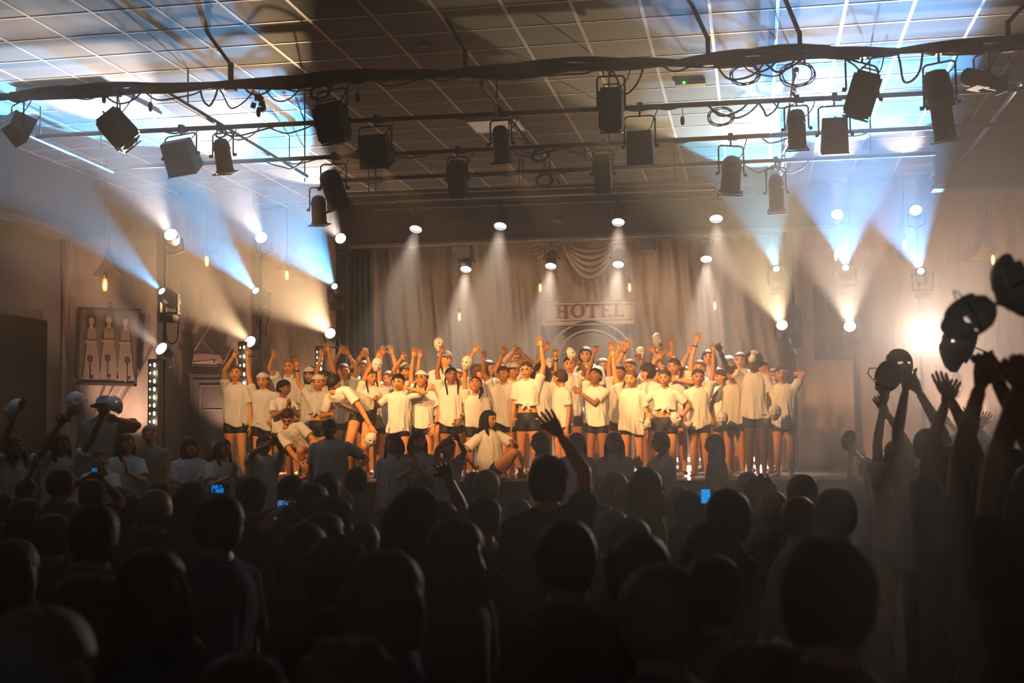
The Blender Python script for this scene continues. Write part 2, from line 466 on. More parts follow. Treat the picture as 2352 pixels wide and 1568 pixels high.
for i, (x_, y_, s_) in enumerate(((210, 737, 1), (250, 735, 1.1), (288, 740, 1.05))):
    f_ = MB()
    flat(f_, [(x_-9*s_, y_+14), (x_+9*s_, y_+14), (x_+11*s_, y_+48), (x_+20*s_, y_+134), (x_-20*s_, y_+134), (x_-11*s_, y_+48)], 1, Ya - 0.014)
    ell(f_, x_, y_+3, 11*s_, 18*s_, Ya - 0.017, 2)
    ell(f_, x_, y_, 6*s_, 8*s_, Ya - 0.02, 0)
    flat(f_, [(x_-3, y_+7), (x_+3, y_+7), (x_+6, y_+20), (x_-6, y_+20)], 0, Ya - 0.02)
    flat(f_, [(x_-14*s_, y_+44), (x_+12*s_, y_+46), (x_+12*s_, y_+51), (x_-14*s_, y_+50)], 0, Ya - 0.02)
    kx = x_ - 3 if i < 2 else x_ + 4
    ring(f_, kx, y_+88, 3, 6.5, Ya - 0.02, mi=2, n=14); q(f_, kx-1.3, y_+93, kx+1.3, y_+134, Ya - 0.02, 2); q(f_, kx, y_+126, kx+7, y_+132, Ya - 0.02, 2)
    f_.build('figure_print', [M_SK, M_DR, M_HR], pc, 'auto')
def shade_print(cloth_, x, y, w_, h, Y, m=None):
    s_ = MB()
    flat(s_, [(x-w_*.06, y-h), (x+w_*.06, y-h), (x+w_*.16, y-h*.72), (x+w_*.17, y-h*.45), (x+w_*.5, y), (x-w_*.5, y), (x-w_*.17, y-h*.45), (x-w_*.16, y-h*.72)], 0, Y)
    q(s_, x-0.8, y-h-110, x+0.8, y-h, Y)
    s_.build('pendant_shade_print', m or mat('shade_print', (0.16, 0.125, 0.10), .85, var=(5, .1)), cloth_, 'auto')
shade_print(cA, 247, 634, 68, 50, 15.66)
shade_print(cB, 476, 585, 52, 42, 17.68)
shade_print(cC, 660, 620, 56, 34, 19.24)
shade_print(cD, 1916, 580, 56, 30, 20.42)
shade_print(cE, 2268, 598, 86, 54, 19.1, mat('shade_print_light', (0.24, 0.19, 0.155), .85, var=(5, .1)))
# basket, papers and cabinet printed on the second left cloth
Yc = 17.66
cb = MB(); q(cb, 436, 861, 530, 1012, Yc); q(cb, 432, 856, 534, 866, Yc - .01)
cbo = cb.build('cabinet_print', mat('cabinet_ink', (0.09, 0.068, 0.055), .85, var=(7, .3)), cB, 'auto', label='dark cabinet printed on the cloth')
pn = MB()
for a in ((458,884,520,886),(458,884,460,1000),(444,872,524,873),(466,940,520,942)): q(pn, *a, Yc - .014)
pn.build('cabinet_moulding', M_INK2, cbo, 'auto')
pp = MB(); flat(pp, [(440,838),(446,812),(470,812),(504,815),(512,828),(508,842)], 0, Yc-.003); flat(pp, [(441,840),(441,832),(497,826),(500,842)], 1, Yc-.008)
ell(pp, 492, 830, 2.4, 2.4, Yc-.012, 2)
pp.build('paper_print', [mat('paper_pink', (.42, .22, .16), .8, var=(8, .2)), mat('paper_pale', (.55, .38, .3), .8), M_INK], cbo, 'auto')
bk = MB()
for i in range(11): q(bk, 439 + i*6.8, 838 + i*.3, 440 + i*6.8, 857, Yc-.016)
for yy in (838, 845, 851, 857): q(bk, 437, yy, 512, yy+1.2, Yc-.016, 0, -.03)
bk.build('wire_basket_print', M_INK, cbo, 'auto')
# lattice lines printed on the left cloths
for cl, Y_, L_ in ((cA, 15.65, ((236,975,300,850),(262,975,330,860),(220,960,262,890))), (cB, 17.65, ((445,806,497,722),(500,858,560,740),(462,780,490,812),(490,700,530,760)))):
    lt = MB()
    for a, b, c, d_ in L_: flat(lt, [(a, b), (a+1.3, b), (c+1.3, d_), (c, d_)], 0, Y_)
    lt.build('lattice_print', M_INK3, cl, 'auto')
# board of keys on the right
kb = MB(); Yd = 20.43
flat(kb, [(1866, 652), (1975, 650), (1975, 827), (1871, 827)], 0, Yd)
kbo = kb.build('key_board_print', mat('key_board', (0.075, 0.062, 0.052), .8, var=(7, .25)), cD, 'auto', label='dark board of old keys printed on the cloth')
for kx, ky, kr, kl in ((1897, 676, 7, 34), (1899, 733, 8, 30), (1901, 786, 6.5, 22), (1940, 785, 6.5, 20), (1938, 733, 6, 28)):
    k_ = MB(); ring(k_, kx, ky, kr - 1.3, kr, Yd - .014, n=18, ry=.8); q(k_, kx - .9, ky + kr*.8, kx + .9, ky + kr + kl, Yd - .014); q(k_, kx, ky + kl + kr - 6, kx + 4, ky + kl + kr - 3, Yd - .014)
    k_.build('key_print', mat('key_ink', (0.28, 0.22, 0.17), .8), kbo, 'auto')
# a painted lamp stem low on the wide right cloth
lm = MB(); ell(lm, 2198, 868, 12, 14, 19.08); q(lm, 2196, 830, 2200, 912, 19.08); ell(lm, 2198, 905, 9, 10, 19.08); ring(lm, 2198, 892, 12, 14, 19.08, ry=.7)
lm.build('candelabra_print', mat('shade_print_light', (.2, .16, .13)), cE, 'auto')
# ------------------------------------------------------------------ pipes under the ceiling
M_PIPE = mat('pipe_paint', (0.06, 0.058, 0.058), 0.35, 0.5, var=(6, 0.25))
M_TAPE = mat('cable_wrap', (0.02, 0.02, 0.02), 0.55, bump=(40, .6, .004), var=(9, .3))
def jit(a): return float(rng.uniform(-a, a))
def cable(parent, p0, p1, sag, r=0.007, wob=0.03, n=30, name='cable'):
    p0, p1 = Vector(p0), Vector(p1); pts = []
    a, b = jit(3), jit(3)
    for i in range(n + 1):
        t = i / n; p = p0.lerp(p1, t)
        pts.append((p.x + wob * math.sin(a + 7 * t) * t * (1-t) * 2, p.y + wob * math.sin(b + 5 * t) * 4 * t * (1-t), p.z - sag * 4 * t * (1 - t) + wob * .25 * math.sin(7 * t + a)))
    m_ = MB(); m_.tube(pts, r, 5)
    return m_.build(name, M_RUB, parent, True)
def coil(parent, p, R, n=3):
    pts = []
    for i in range(n * 26 + 1):
        a = i * PI / 13; rr = R * (1 + 0.12 * math.sin(i * .33))
        pts.append((p[0] + rr * math.cos(a), p[1] + 0.02 * math.sin(i * .23), p[2] - R * 1.1 + rr * 0.75 * math.sin(a)))
    m_ = MB(); m_.tube(pts, 0.006, 5); return m_.build('cable_coil', M_RUB, parent, True)
def pipe(a, b, label, z=PIPE, r=0.026, wrap=0, ext=(0, 0), m=None):
    A = on_z(a[0], a[1], z); Bp = on_z(b[0], b[1], z)
    d = (Bp - A).normalized(); A = A - d * ext[0]; Bp = Bp + d * ext[1]
    A.x = min(max(A.x, XL + .03), XR - .03); Bp.x = max(min(Bp.x, XR - 0.03), XL + .03)
    root = thing('lighting_pipe', label, 'pipe', A, 'lighting pipes hung under the ceiling')
    m_ = MB(); m_.tube([A, Bp], r, 12); m_.build('tube', m or M_PIPE, root, 'auto')
    L = (Bp - A).length
    if wrap:
        for k in range(wrap):
            pts = []; rr = []
            ph = jit(3)
            for i in range(61):
                t = i / 60; p = A.lerp(Bp, t)
                pts.append((p.x, p.y + 0.04 * math.sin(t * 40 + ph), p.z + 0.035 * math.sin(t * 33 + ph * 2) + 0.02 * k))
                rr.append(0.020 + 0.014 * abs(math.sin(t * 27 + ph)))
            w_ = MB(); w_.tube(pts, rr, 7); w_.build('cable_bundle', M_TAPE, root, True)
    return root, A, Bp
p1, A1, B1 = pipe((0, 225), (2352, 104), 'thick black pipe wrapped in cables, nearest to the audience', wrap=3, ext=(0.3, 1.2))
p2, A2, B2 = pipe((330, 301), (2352, 204), 'second black lighting pipe from the audience, plain with few cables', ext=(1.2, 0.6))
p3, A3, B3 = pipe((300, 383), (2330, 284), 'third black lighting pipe, carrying the two narrow box lanterns')
p4, A4, B4 = pipe((765, 415), (2150, 352), 'fourth lighting pipe, just in front of the header pair')
p5, A5, B5 = pipe((762, 447), (1640, 417), 'thin grey pipe before the stage header', z=PIPE + .02, m=M_GREYM)
p6, A6, B6 = pipe((780, 461), (1640, 428), 'thick grey pipe right against the stage header', z=PIPE, r=0.05, m=M_GREYM)
for a, b, lab, m in (((367, 204), (704, 405), 'lengthwise pipe over the left crowd under blue light', M_PIPE),
                  ((1106, 190), (1283, 422), 'lengthwise pipe wrapped in cables at the middle of the ceiling', M_PIPE),
                  ((1829, 160), (1793, 400), 'lengthwise pipe over the cyan beam on the right', M_PIPE),
                  ((2352, 184), (2215, 364), 'lengthwise pipe near the upper right corner', M_GREYM),
                  ((58, 306), (258, 394), 'lengthwise dark pipe along the left wall', M_PIPE)):
    rt, a_, b_ = pipe(a, b, lab, z=PIPE + 0.06, m=m)
    for t_ in (.15, .85):
        q_ = a_.lerp(b_, t_); m_ = MB(); m_.tube([q_, (q_.x, q_.y, CEIL)], .008, 6); m_.build('hanger', M_DARK, rt, True)
    if 'middle' in lab or 'cyan' in lab:
        for k in range(4): cable(rt, a_.lerp(b_, k * .24), a_.lerp(b_, k * .24 + .22), 0.08 + .05 * abs(jit(1)), wob=.08)
def lp(A, B, px):
    """point of a pipe crossing pixel column px"""
    lo, hi = -0.3, 1.3
    for _ in range(40):
        t = (lo + hi) / 2; p = A.lerp(B, t) - CAMP; c = R_WC @ p
        if CX + FPX * c.x / -c.z < px: lo = t
        else: hi = t
    return A.lerp(B, t)
# loops of cable hanging from the pipes (taped to them)
for root, A, B_, spans in (
    (p1, A1, B1, [(-10,110,.03),(100,235,.06),(225,330,.10),(330,470,.12),(460,500,.22),(500,590,.22),(560,640,.1),(600,700,.16),(640,760,.08),(800,900,.04),(850,1000,.07),(960,1090,.05),(1120,1220,.06),(1230,1370,.08),(1400,1480,.25),(1500,1600,.06),(1640,1760,.20),(1700,1830,.18),(1705,1790,.10),(1740,1850,.12),(1930,2010,.14),(2060,2120,.28),(2100,2250,.05)]),
    (p2, A2, B2, [(330,430,.03),(490,640,.10),(500,600,.16),(600,730,.10),(1000,1130,.04),(1440,1560,.05),(1620,1720,.14),(1625,1745,.18),(1740,1790,.16),(1760,1840,.06)]),
    (p3, A3, B3, [(610,700,.12),(640,760,.05),(800,1000,.06),(1170,1290,.10),(1180,1330,.08),(1290,1370,.12),(1340,1365,.2),(1500,1600,.03),(1740,1830,.08),(1900,2010,.05)]),
    (p4, A4, B4, [(780,900,.04),(1080,1200,.05),(1230,1350,.05),(1700,1790,.14),(1780,1860,.16)])):
    for a, b, s_ in spans:
        cable(root, lp(A, B_, a), lp(A, B_, b), s_ * 0.9, r=0.007 + abs(jit(.004)), wob=.05)
for root, A, B_, px, R in ((p1, A1, B1, 735, .09), (p1, A1, B1, 1710, .12), (p2, A2, B2, 1655, .12), (p3, A3, B3, 1240, .09), (p4, A4, B4, 1250, .1), (p1, A1, B1, 1830, .14), (p2, A2, B2, 508, .06)):
    coil(root, lp(A, B_, px), R)
# plugs dangling by their cable
for A, B_, root, px, L in ((A1, B1, p1, 822, .13), (A1, B1, p1, 595, .22), (A2, B2, p2, 1568, .12), (A1, B1, p1, 347, .12), (A1, B1, p1, 240, .02)):
    p = lp(A, B_, px); m_ = MB(); m_.tube([p, p - Vector((0, 0, L))], .004, 5)
    m_.lathe([(.012, 0), (.02, .02), (.022, .06), (.012, .09)], frame(p - Vector((0.005, 0, L + .08)), (0, 0, 1)), 8)
    m_.build('hanging_plug', M_RUB, root, True)
p = lp(A1, B1, 600)
m_ = MB()
for k in range(7): m_.box((p.x + jit(.07), p.y + jit(.04), p.z - .16 + jit(.07)), (.05, .035, .035), Matrix.Rotation(jit(2), 4, 'Y'))
m_.build('plug_cluster', M_RUB, p1, 'auto')
p = lp(A1, B1, 1382); m_ = MB(); m_.tube([(p.x, p.y, p.z + .01), (p.x + .01, p.y - .04, p.z - .03), (p.x + .02, p.y - .03, p.z - .09)], .006, 5); m_.build('red_tie', mat('red_plastic', (.6, .04, .02), .5, var=(9, .1)), p1, True, label='red cable tie')
# drop brackets from the ceiling
for px, A, B_, lab in ((530, A1, B1, 'left of the wrapped pipe'), (1070, A1, B1, 'at the middle of the wrapped pipe'), (1627, A1, B1, 'by the green emergency lamp'), (1838, A1, B1, 'over the big cable loop'), (2316, A1, B1, 'in the upper right corner')):
    p = lp(A, B_, px); m_ = MB()
    m_.span((p.x - .02, p.y - .02, p.z), (p.x + .02, p.y + .02, p.z + .22))
    m_.tube([(p.x, p.y, p.z + .2), (p.x - .12 if px < 2000 else p.x + .25, p.y - .25, CEIL)], 0.022, 4)
    m_.box((p.x, p.y, p.z), (.09, .09, .09))
    m_.own('drop_bracket', M_BLACK, p, 'auto', label='black steel bracket holding the pipe ' + lab, cat='bracket', group='ceiling drop brackets')
for k, (A, B_) in enumerate(((A2, B2), (A3, B3), (A4, B4))):
    for px in (700, 1400, 2000):
        p = lp(A, B_, px); m_ = MB(); m_.tube([p, (p.x, p.y, CEIL)], .008, 6)
        m_.own('hanger_rod', M_DARK, p, True, label='thin steel rod holding pipe %s, near its %s' % (('two', 'three', 'four')[k], {700: 'left end', 1400: 'middle', 2000: 'right end'}[px]), cat='rod', group='thin hanger rods of the lighting pipes')

# ------------------------------------------------------------------ lanterns
M_LENS = mat('dark_lens', (0.05, 0.05, 0.055), 0.08, spec=.8, var=(4, .1))
M_HOUS = mat('lantern_black', (0.018, 0.018, 0.019), 0.5, var=(20, .3))
M_HOUSG = mat('lantern_grey', (0.20, 0.20, 0.205), 0.45, .3, var=(20, .2))
M_REFL = mat('reflector', (0.5, 0.48, 0.42), 0.25, 1.0, bump=(90, .5, .003), var=(9, .1))
def yoke(root, c, hang, half, drop, tilt_axis=Vector((1, 0, 0)), m=M_BLACK):
    """stirrup around body centre c up to the clamp on the pipe at hang"""
    c, hang = Vector(c), Vector(hang); ax = tilt_axis.normalized()
    top = c + Vector((0, 0, drop)); y_ = MB()
    pts = [c - ax * half, top - ax * half, top - ax * half * .8 + Vector((0, 0, .02)), top + ax * half * .8 + Vector((0, 0, .02)), top + ax * half, c + ax * half]
    for a, b in zip(pts[:-1], pts[1:]): y_.tube([a, b], 0.009, 4)
    y_.build('yoke', m, root, 'auto')
    k = MB(); k.tube([top + Vector((0, 0, .01)), hang], 0.011, 8); k.box(hang - Vector((0, 0, .0)), (.05, .075, .085)); k.tube([hang + Vector((.02, 0, -.03)), hang + Vector((.07, 0, -.03))], .008, 6)
    k.build('clamp', m, root, 'auto')
    for s_ in (-1, 1):
        n = MB(); n.tube([c + ax * half * s_, c + ax * (half + .035) * s_], .018, 8); n.build('knob', m, root, 'auto')
def lantern(kind, px, py, A, B_, hp, w_, h_, d, label, grey=False, drop=None, side=None):
    """px,py body centre; hp pixel column of the clamp; w_,h_ body size in pixels"""
    hang = lp(A, B_, hp); Y = hang.y
    c = at(px, py, Y); s_ = Y / FPX; W, L = w_ * s_, h_ * s_
    root = thing('stage_lantern', label, 'stage light', c, 'stage lanterns hanging from the pipes')
    hm = M_HOUSG if grey else M_HOUS
    d = Vector(d).normalized(); M = frame(c, d, (0, -1, 0.01) if abs(d.z) > .8 else (0, 0, 1)); Q = M.to_3x3()
    ax = Q @ Vector((1, 0, 0))
    drop = drop if drop is not None else (hang.z - c.z) * .72
    b = MB()
    def T(x, y, z): return M @ Vector((x, y, z))
    if kind == 'par':
        r = W / 2
        b.lathe([(r*.25, -L*.50), (r*.6, -L*.47), (r*.85, -L*.38), (r*.92, -L*.28), (r*.92, -L*.22), (r, -L*.21), (r, -L*.17), (r*.92, -L*.16), (r*.94, L*.42), (r*1.04, L*.44), (r*1.04, L*.5), (r*.9, L*.5), (r*.86, L*.3), (0.01, L*.25)], M, 20)
        b.build('body', hm, root, 'auto')
        f = MB()
        for sx, sy, ex, ey in ((-1,-1,1,-1),(1,-1,1,1),(1,1,-1,1),(-1,1,-1,-1)):
            f.tube([T(sx*r*1.12, sy*r*1.12, L*.52), T(ex*r*1.12, ey*r*1.12, L*.52)], .008, 4)
        f.build('colour_frame', hm, root, 'auto')
        l = MB(); l.lathe([(r*.86, 0), (r*.6, .015), (r*.05, .025)], M @ Matrix.Translation((0, 0, L*.38)), 18); l.build('lens', M_LENS, root, True)
    elif kind == 'box':
        D = W * 1.15
        b.box(T(0, 0, 0), (W, D, L*.86), Q)
        b.box(T(0, 0, -L*.46), (W*.82, D*.82, L*.1), Q); b.box(T(0, 0, L*.46), (W*.9, D*.9, L*.08), Q)
        b.build('body', hm, root, 'auto')
        v = MB()
        for k in range(6):
            v.box(T(0, 0, -L*.34 + k * L * .035), (W*1.02, D*1.02, L*.012), Q)
        for sx in (-1, 1): v.box(T(sx * W*.36, -D*.5, 0), (W*.06, D*.05, L*.8), Q)
        v.build('cooling_fins', M_BLACK, root, 'auto')
        l = MB(); l.lathe([(W*.36, 0), (W*.3, .02), (W*.04, .03)], M @ Matrix.Translation((0, 0, L*.5)), 18); l.build('lens', M_LENS, root, True)
        f = MB()
        for sx, sy, ex, ey in ((-1,-1,1,-1),(1,-1,1,1),(1,1,-1,1),(-1,1,-1,-1)):
            f.tube([T(sx*W*.45, sy*W*.45, L*.55), T(ex*W*.45, ey*W*.45, L*.55)], .007, 4)
        f.build('colour_frame', hm, root, 'auto')
        h = MB(); h.tube([T(-W*.3, 0, -L*.5), T(-W*.3, 0, -L*.58), T(W*.3, 0, -L*.58), T(W*.3, 0, -L*.5)], .008, 6); h.build('handle', M_BLACK, root, True)
    elif kind == 'flood':
        # asymmetric flood: wedge trough, mouth towards d
        x, y0_, y1_ = W/2, W*.30, W*.5
        P = [(-x*.92, -y0_*.7, -L*.42), (x*.92, -y0_*.7, -L*.42), (x*.92, y0_, -L*.46), (-x*.92, y0_, -L*.46),
             (-x, -y1_, L*.42), (x, -y1_, L*.42), (x, y1_*.75, L*.46), (-x, y1_*.75, L*.46)]
        b.add([T(*p) for p in P], [(3,2,1,0), (0,1,5,4), (1,2,6,5), (2,3,7,6), (3,0,4,7)])
        b.add([T(p[0]*.94, p[1]*.94, p[2]) for p in P], [(0,1,2,3), (4,5,1,0), (5,6,2,1), (6,7,3,2), (7,4,0,3)])
        b.box(T(0, y1_*.1, -L*.3), (W*.7, W*.3, L*.1), Q)
        b.build('housing', hm, root, 'auto')
        l = MB(); l.box(T(0, 0, L*.40), (W*.92, W*.82, .006), Q); l.build('glass', M_LENS, root, 'auto')
        for k in range(4):
            l = MB(); l.tube([T(-x*.6 + k*x*.4, y1_*.78, -L*.36), T(-x*.6 + k*x*.4 + x*.16, y1_*.78, -L*.36)], .006, 4); l.build('vent_slot', M_REFL, root, 'auto')
        l = MB()
        for sx, sy, ex, ey in ((-1,-1,1,-1),(1,-1,1,1),(1,.75,-1,.75),(-1,1,-1,-1)):
            l.tube([T(sx*x, sy*y1_, L*.45), T(ex*x, ey*y1_, L*.45)], .006, 4)
        l.build('rim', M_STEEL if grey else M_GREYM, root, 'auto')
    elif kind == 'profile':
        r = W / 2
        b.lathe([(r*.2, -L*.5), (r*.7, -L*.48), (r*.95, -L*.42), (r, -L*.3), (r, -L*.1), (r*.8, -L*.06), (r*.8, L*.46), (r*.86, L*.47), (r*.86, L*.5), (r*.6, L*.5)], M, 18)
        b.box(T(0, -r*.2, -L*.15), (r*1.9, r*1.7, L*.22), Q)
        b.build('body', hm, root, 'auto')
        f = MB(); f.box(T(0, 0, L*.52), (r*2.0, r*2.0, .012), Q); f.build('colour_frame', hm, root, 'auto')
        f = MB()
        for k in range(4):
            a = PI/4 + k*PI/2; f.box(T(r*1.15*math.cos(a), r*1.15*math.sin(a), 0), (.03, .03, .05), Q)
        f.build('shutter_knob', M_BLACK, root, 'auto')
    yoke(root, c, hang, W * .5 + .02, drop, ax if side is None else Vector(side))
    if kind != 'flood' or True:
        cable(root, c - d * L * .45, hang + Vector((.18, 0.02, 0)), .10, .006, .03, 10, 'power_cord')
    return root, c, d, L
L_ = {}
F = lantern
F('flood', 40, 290, A1, B1, 32, 78, 62, (0.5, .6, -.35), 'silver edged flood lantern cut off by left picture edge', True)
L_[0] = F('box', 272, 297, A1, B1, 269, 60, 92, (.62, .25, -.75), 'tilted black box lantern high over the left crowd, leaning right')
F('flood', 415, 358, A2, B2, 417, 74, 92, (.1, .55, -.85), 'pale grey open flood lantern in haze, left of small black can', True)
L_[7] = F('par', 512, 357, A2, B2, 505, 44, 84, (0.02, .35, -.95), 'small black can lantern against blue haze')
L_[1] = F('box', 763, 280, A1, B1, 757, 66, 92, (.12, .3, -.93), 'large black box lantern leaning right on the wrapped pipe')
F('par', 732, 482, A4, B4, 745, 38, 70, (-.05, .3, -.95), 'small blue-lit can lantern low above the leftmost stage lamp')
F('par', 766, 433, A3, B3, 768, 56, 92, (.22, .35, -.9), 'black can lantern with side shutter hanging under the third pipe', side=(1, 0, 0))
L_[4] = F('flood', 862, 345, A2, B2, 865, 72, 84, (.0, .45, -.9), 'black flood lantern right of the leaning box lantern')
F('box', 1051, 411, A3, B3, 1052, 40, 78, (0, .4, -.9), 'narrow black box lantern left of the bright ceiling panel')
L_[5] = F('par', 1151, 330, A2, B2, 1150, 42, 86, (0.02, .25, -.95), 'black can lantern in front of the bright ceiling panel')
L_[2] = F('box', 1404, 250, A1, B1, 1402, 54, 98, (-.02, .25, -.95), 'upright black box lantern on the wrapped pipe by red tie')
L_[6] = F('flood', 1470, 336, A2, B2, 1470, 62, 84, (0, .4, -.9), 'dark flood lantern with speckled back right of the upright box')
F('box', 1385, 399, A3, B3, 1386, 38, 78, (0, .4, -.9), 'narrow black box lantern under the upright box lantern')
F('par', 1680, 400, A3, B3, 1678, 48, 84, (-.1, .35, -.92), 'brownish can lantern above the rightmost header lamp', True)
F('par', 1783, 442, A4, B4, 1782, 36, 84, (0.02, .35, -.92), 'slim can lantern with square colour frame above the cyan beam', True)
F('par', 1830, 296, A2, B2, 1830, 44, 90, (.02, .3, -.95), 'blue-black can lantern hanging beside lengthwise pipe on right')
F('flood', 1917, 309, A2, B2, 1917, 60, 88, (0, .35, -.92), 'blue-grey flood lantern with bright top slots', True)
L_[3] = F('box', 1981, 217, A1, B1, 1982, 64, 100, (-.3, .25, -.9), 'large black box lantern leaning left under the wrapped pipe')
F('profile', 2160, 241, A1, B1, 2155, 60, 158, (.14, .2, -.97), 'very long black tube lantern near the upper right corner')
F('profile', 2256, 184, A1, B1, 2250, 42, 100, (.9, .5, -.12), 'horizontal black tube lantern at the upper right corner')
# the warm key light comes from the four large box lanterns
for k, dx, pw in ((0, -5.6, 1.0), (7, -4.3, 1.0), (1, -3.0, 1.0), (4, -1.6, 1.0), (5, -0.2, 1.0), (2, -4.6, .35), (6, -1.4, .35)):
    root, c, d, L = L_[k]
    t = Vector((dx, 17.3, CAMZ + 0.32)); c = c + Vector((0, 0.1, -L * .5))
    spot('key_light', c, t - c, FRONT_P * pw, (1.0, 0.50, 0.17), 31, 0.4, 0.05)

# ------------------------------------------------------------------ towers with moving heads and wash lamps
M_GLOWW = mat('lamp_glow_warm', (1, 1, 1), emit=(1.0, 0.93, 0.84), estr=7.0)
M_GLOWB = mat('lamp_glow_blue', (1, 1, 1), emit=(0.55, 0.85, 1.0), estr=9.0)
M_GLOWD = mat('lamp_glow_down', (1, 1, 1), emit=(0.95, 0.95, 1.0), estr=3.0)
def tower(px, Y, z0, z1, label):
    p = at(px, 900, Y); root = thing('light_tower', label, 'light stand', (p.x, Y + .16, z0), 'black towers carrying the side lamps')
    m_ = MB()
    m_.tube([(p.x, Y + .16, z0), (p.x, Y + .16, z1)], .022, 12); m_.tube([(p.x, Y + .16, z0), (p.x, Y + .16, z0 + .9)], .028, 12)
    m_.span((p.x - .25, Y - .05, z0), (p.x + .25, Y + .37, z0 + .03))
    m_.build('frame', M_BLACK, root, 'auto')
    return root
def zt(px, py, Y): return at(px, py, Y).z
TW = [(364, 15.3, 0.0, zt(364, 530, 15.3), 'black light tower at far left beside the picture of three women'),
      (588, 17.4, STG, zt(588, 535, 17.4), 'black light tower left of the stage, middle of the three'),
      (790, 19.2, STG, zt(782, 510, 19.2), 'black light tower nearest to the painted backdrop on left'),
      (1806, 20.0, STG, zt(1800, 455, 20.0), 'black light tower at right edge of the painted backdrop'),
      (1966, 19.05, STG, zt(1966, 485, 19.05), 'black light tower in front of the board of keys'),
      (2122, 18.8, STG, zt(2122, 475, 18.8), 'black light tower in front of wide pinkish cloth')]
for t in TW: tower(*t)
LABT = ['%s wash lamp of the light tower %s', '%s moving head of the light tower %s', '%s wash lamp of the light tower %s']
WHERE = ['beside the picture of three women', 'over the boy with raised arm and white cap', 'nearest the backdrop on the left', 'at the right edge of the backdrop', 'before the board of keys', 'behind the raised masks at right']
for i, (px, py, Y, d, P, c, cone, kind) in enumerate(TOWER):
    p = at(px, py, Y); d = Vector(d).normalized(); M = frame(p, d)
    tw = TW[i // 3]; hx = at(tw[0], 900, Y).x; mount = Vector((hx, Y + .16, p.z))
    w_ = WHERE[i // 3]
    if kind == 'wash':
        root = thing('wash_lamp', ('top' if i % 3 == 0 else 'low') + ' round wash lamp on tower ' + w_, 'stage light', p, 'round wash lamps on the towers')
        r = 0.085
        b = MB(); b.lathe([(r*.3, -.20), (r*.75, -.19), (r*.95, -.13), (r*1.12, -.03), (r*1.12, .0), (r*1.0, .0), (r*.98, -.02)], M, 24); b.build('body', M_HOUS, root, 'auto')
        f = MB(); f.lathe([(r*1.0, -.012), (r*.2, -.008)], M, 24); f.build('face', mat('lamp_face', (1, 1, 1), emit=(1, .88, .75), estr=3.5), root, True)
        k = 0
        for rr, n in ((0, 1), (.42, 6), (.80, 12)):
            for j in range(n):
                a = 2 * PI * j / n
                g_ = MB(); g_.lathe([(r*.16, 0), (r*.12, .008), (r*.02, .012)], M @ Matrix.Translation((r*rr*math.cos(a), r*rr*math.sin(a), -.004)), 8)
                g_.build('led_lens', M_GLOWW, root, True)
        yk = MB()
        ax = M.to_3x3() @ Vector((1, 0, 0)); back_ = p - d * .1
        for s_ in (-1, 1): yk.tube([back_ + ax * .115 * s_, back_ + ax * .115 * s_ + Vector((0, .06, -.16)), back_ + Vector((0, .08, -.19))], .011, 5)
        yk.tube([back_ + Vector((0, .08, -.19)), (mount.x, mount.y, back_.z - .19)], .015, 6)
        yk.build('yoke', M_BLACK, root, 'auto')
    else:
        root = thing('moving_head_lamp', 'blue moving head lamp, tower ' + w_, 'stage light', p, 'moving head lamps on the towers')
        b = MB(); b.lathe([(.05, -.30), (.09, -.29), (.11, -.22), (.11, -.10), (.075, -.02), (.06, 0), (.05, 0), (.045, -.01)], M, 20); b.build('head', M_BLACK, root, 'auto')
        l = MB(); l.lathe([(.047, -.006), (.03, .004), (.004, .008)], M, 16); l.build('lens', M_GLOWB, root, True)
        ax = M.to_3x3() @ Vector((1, 0, 0)); bk_ = p - d * .16; ba = bk_ + Vector((0.04, .04, -.24))
        yk = MB()
        for s_ in (-1, 1): yk.box(bk_ + ax * .14 * s_ + Vector((0, 0, -.07)), (.03, .06, .22))
        yk.box(bk_ + Vector((0, 0, -.20)), (.28, .08, .025)); yk.build('arm', M_BLACK, root, 'auto')
        bb = MB(); bb.box(bk_ + Vector((0, 0.0, -.27)), (.19, .17, .08)); bb.tube([bk_ + Vector((0, 0, -.27)), (mount.x, mount.y, bk_.z - .27)], .02, 6); bb.build('base', M_BLACK, root, 'auto')
        if i in (4, 1): cable(root, ba + Vector((-.08, -.1, -.02)), ba + Vector((.12, -.05, .02)), .34, .008, .06)
# lamp name on the tower at the right of the backdrop
nb = MB(); cxp = at(1828, 760, 19.85)
nb.span((cxp.x - .07, 19.87, at(1828, 800, 19.85).z), (cxp.x + .09, 20.05, at(1828, 700, 19.85).z))
nbo = nb.own('control_box', M_HOUS, (cxp.x, 19.9, cxp.z), 'auto', label='tall black amplifier box with small white lettering beside bright lamp', cat='box')
lt = MB(); Yq = 19.85
def lq(x0, y0, x1, y1, w_=.8):
    L = math.hypot(x1-x0, y1-y0); nx_, ny_ = -(y1-y0)/L*w_/2, (x1-x0)/L*w_/2
    flat(lt, [(x0+nx_, y0+ny_), (x1+nx_, y1+ny_), (x1-nx_, y1-ny_), (x0-nx_, y0-ny_)], 0, Yq)
# rotated capitals X, O, E reading upward, and a small mark
lq(1826, 731, 1830, 736, 2); lq(1830, 731, 1826, 736, 2)
ring(lt, 1828.5, 746, 2.4, 3.6, Yq, n=16, ry=1.1); lq(1827, 738.5, 1830.5, 741); lq(1827, 741, 1830.5, 738.5)
lq(1827, 751.5, 1827, 754.5); lq(1829, 751.5, 1829, 754.5); lq(1831, 751.5, 1831, 754.5); lq(1827, 753, 1831, 753, .6)
lt.build('lettering', mat('white_print', (.55, .55, .52), .6, var=(5, .05)), nbo, 'auto')
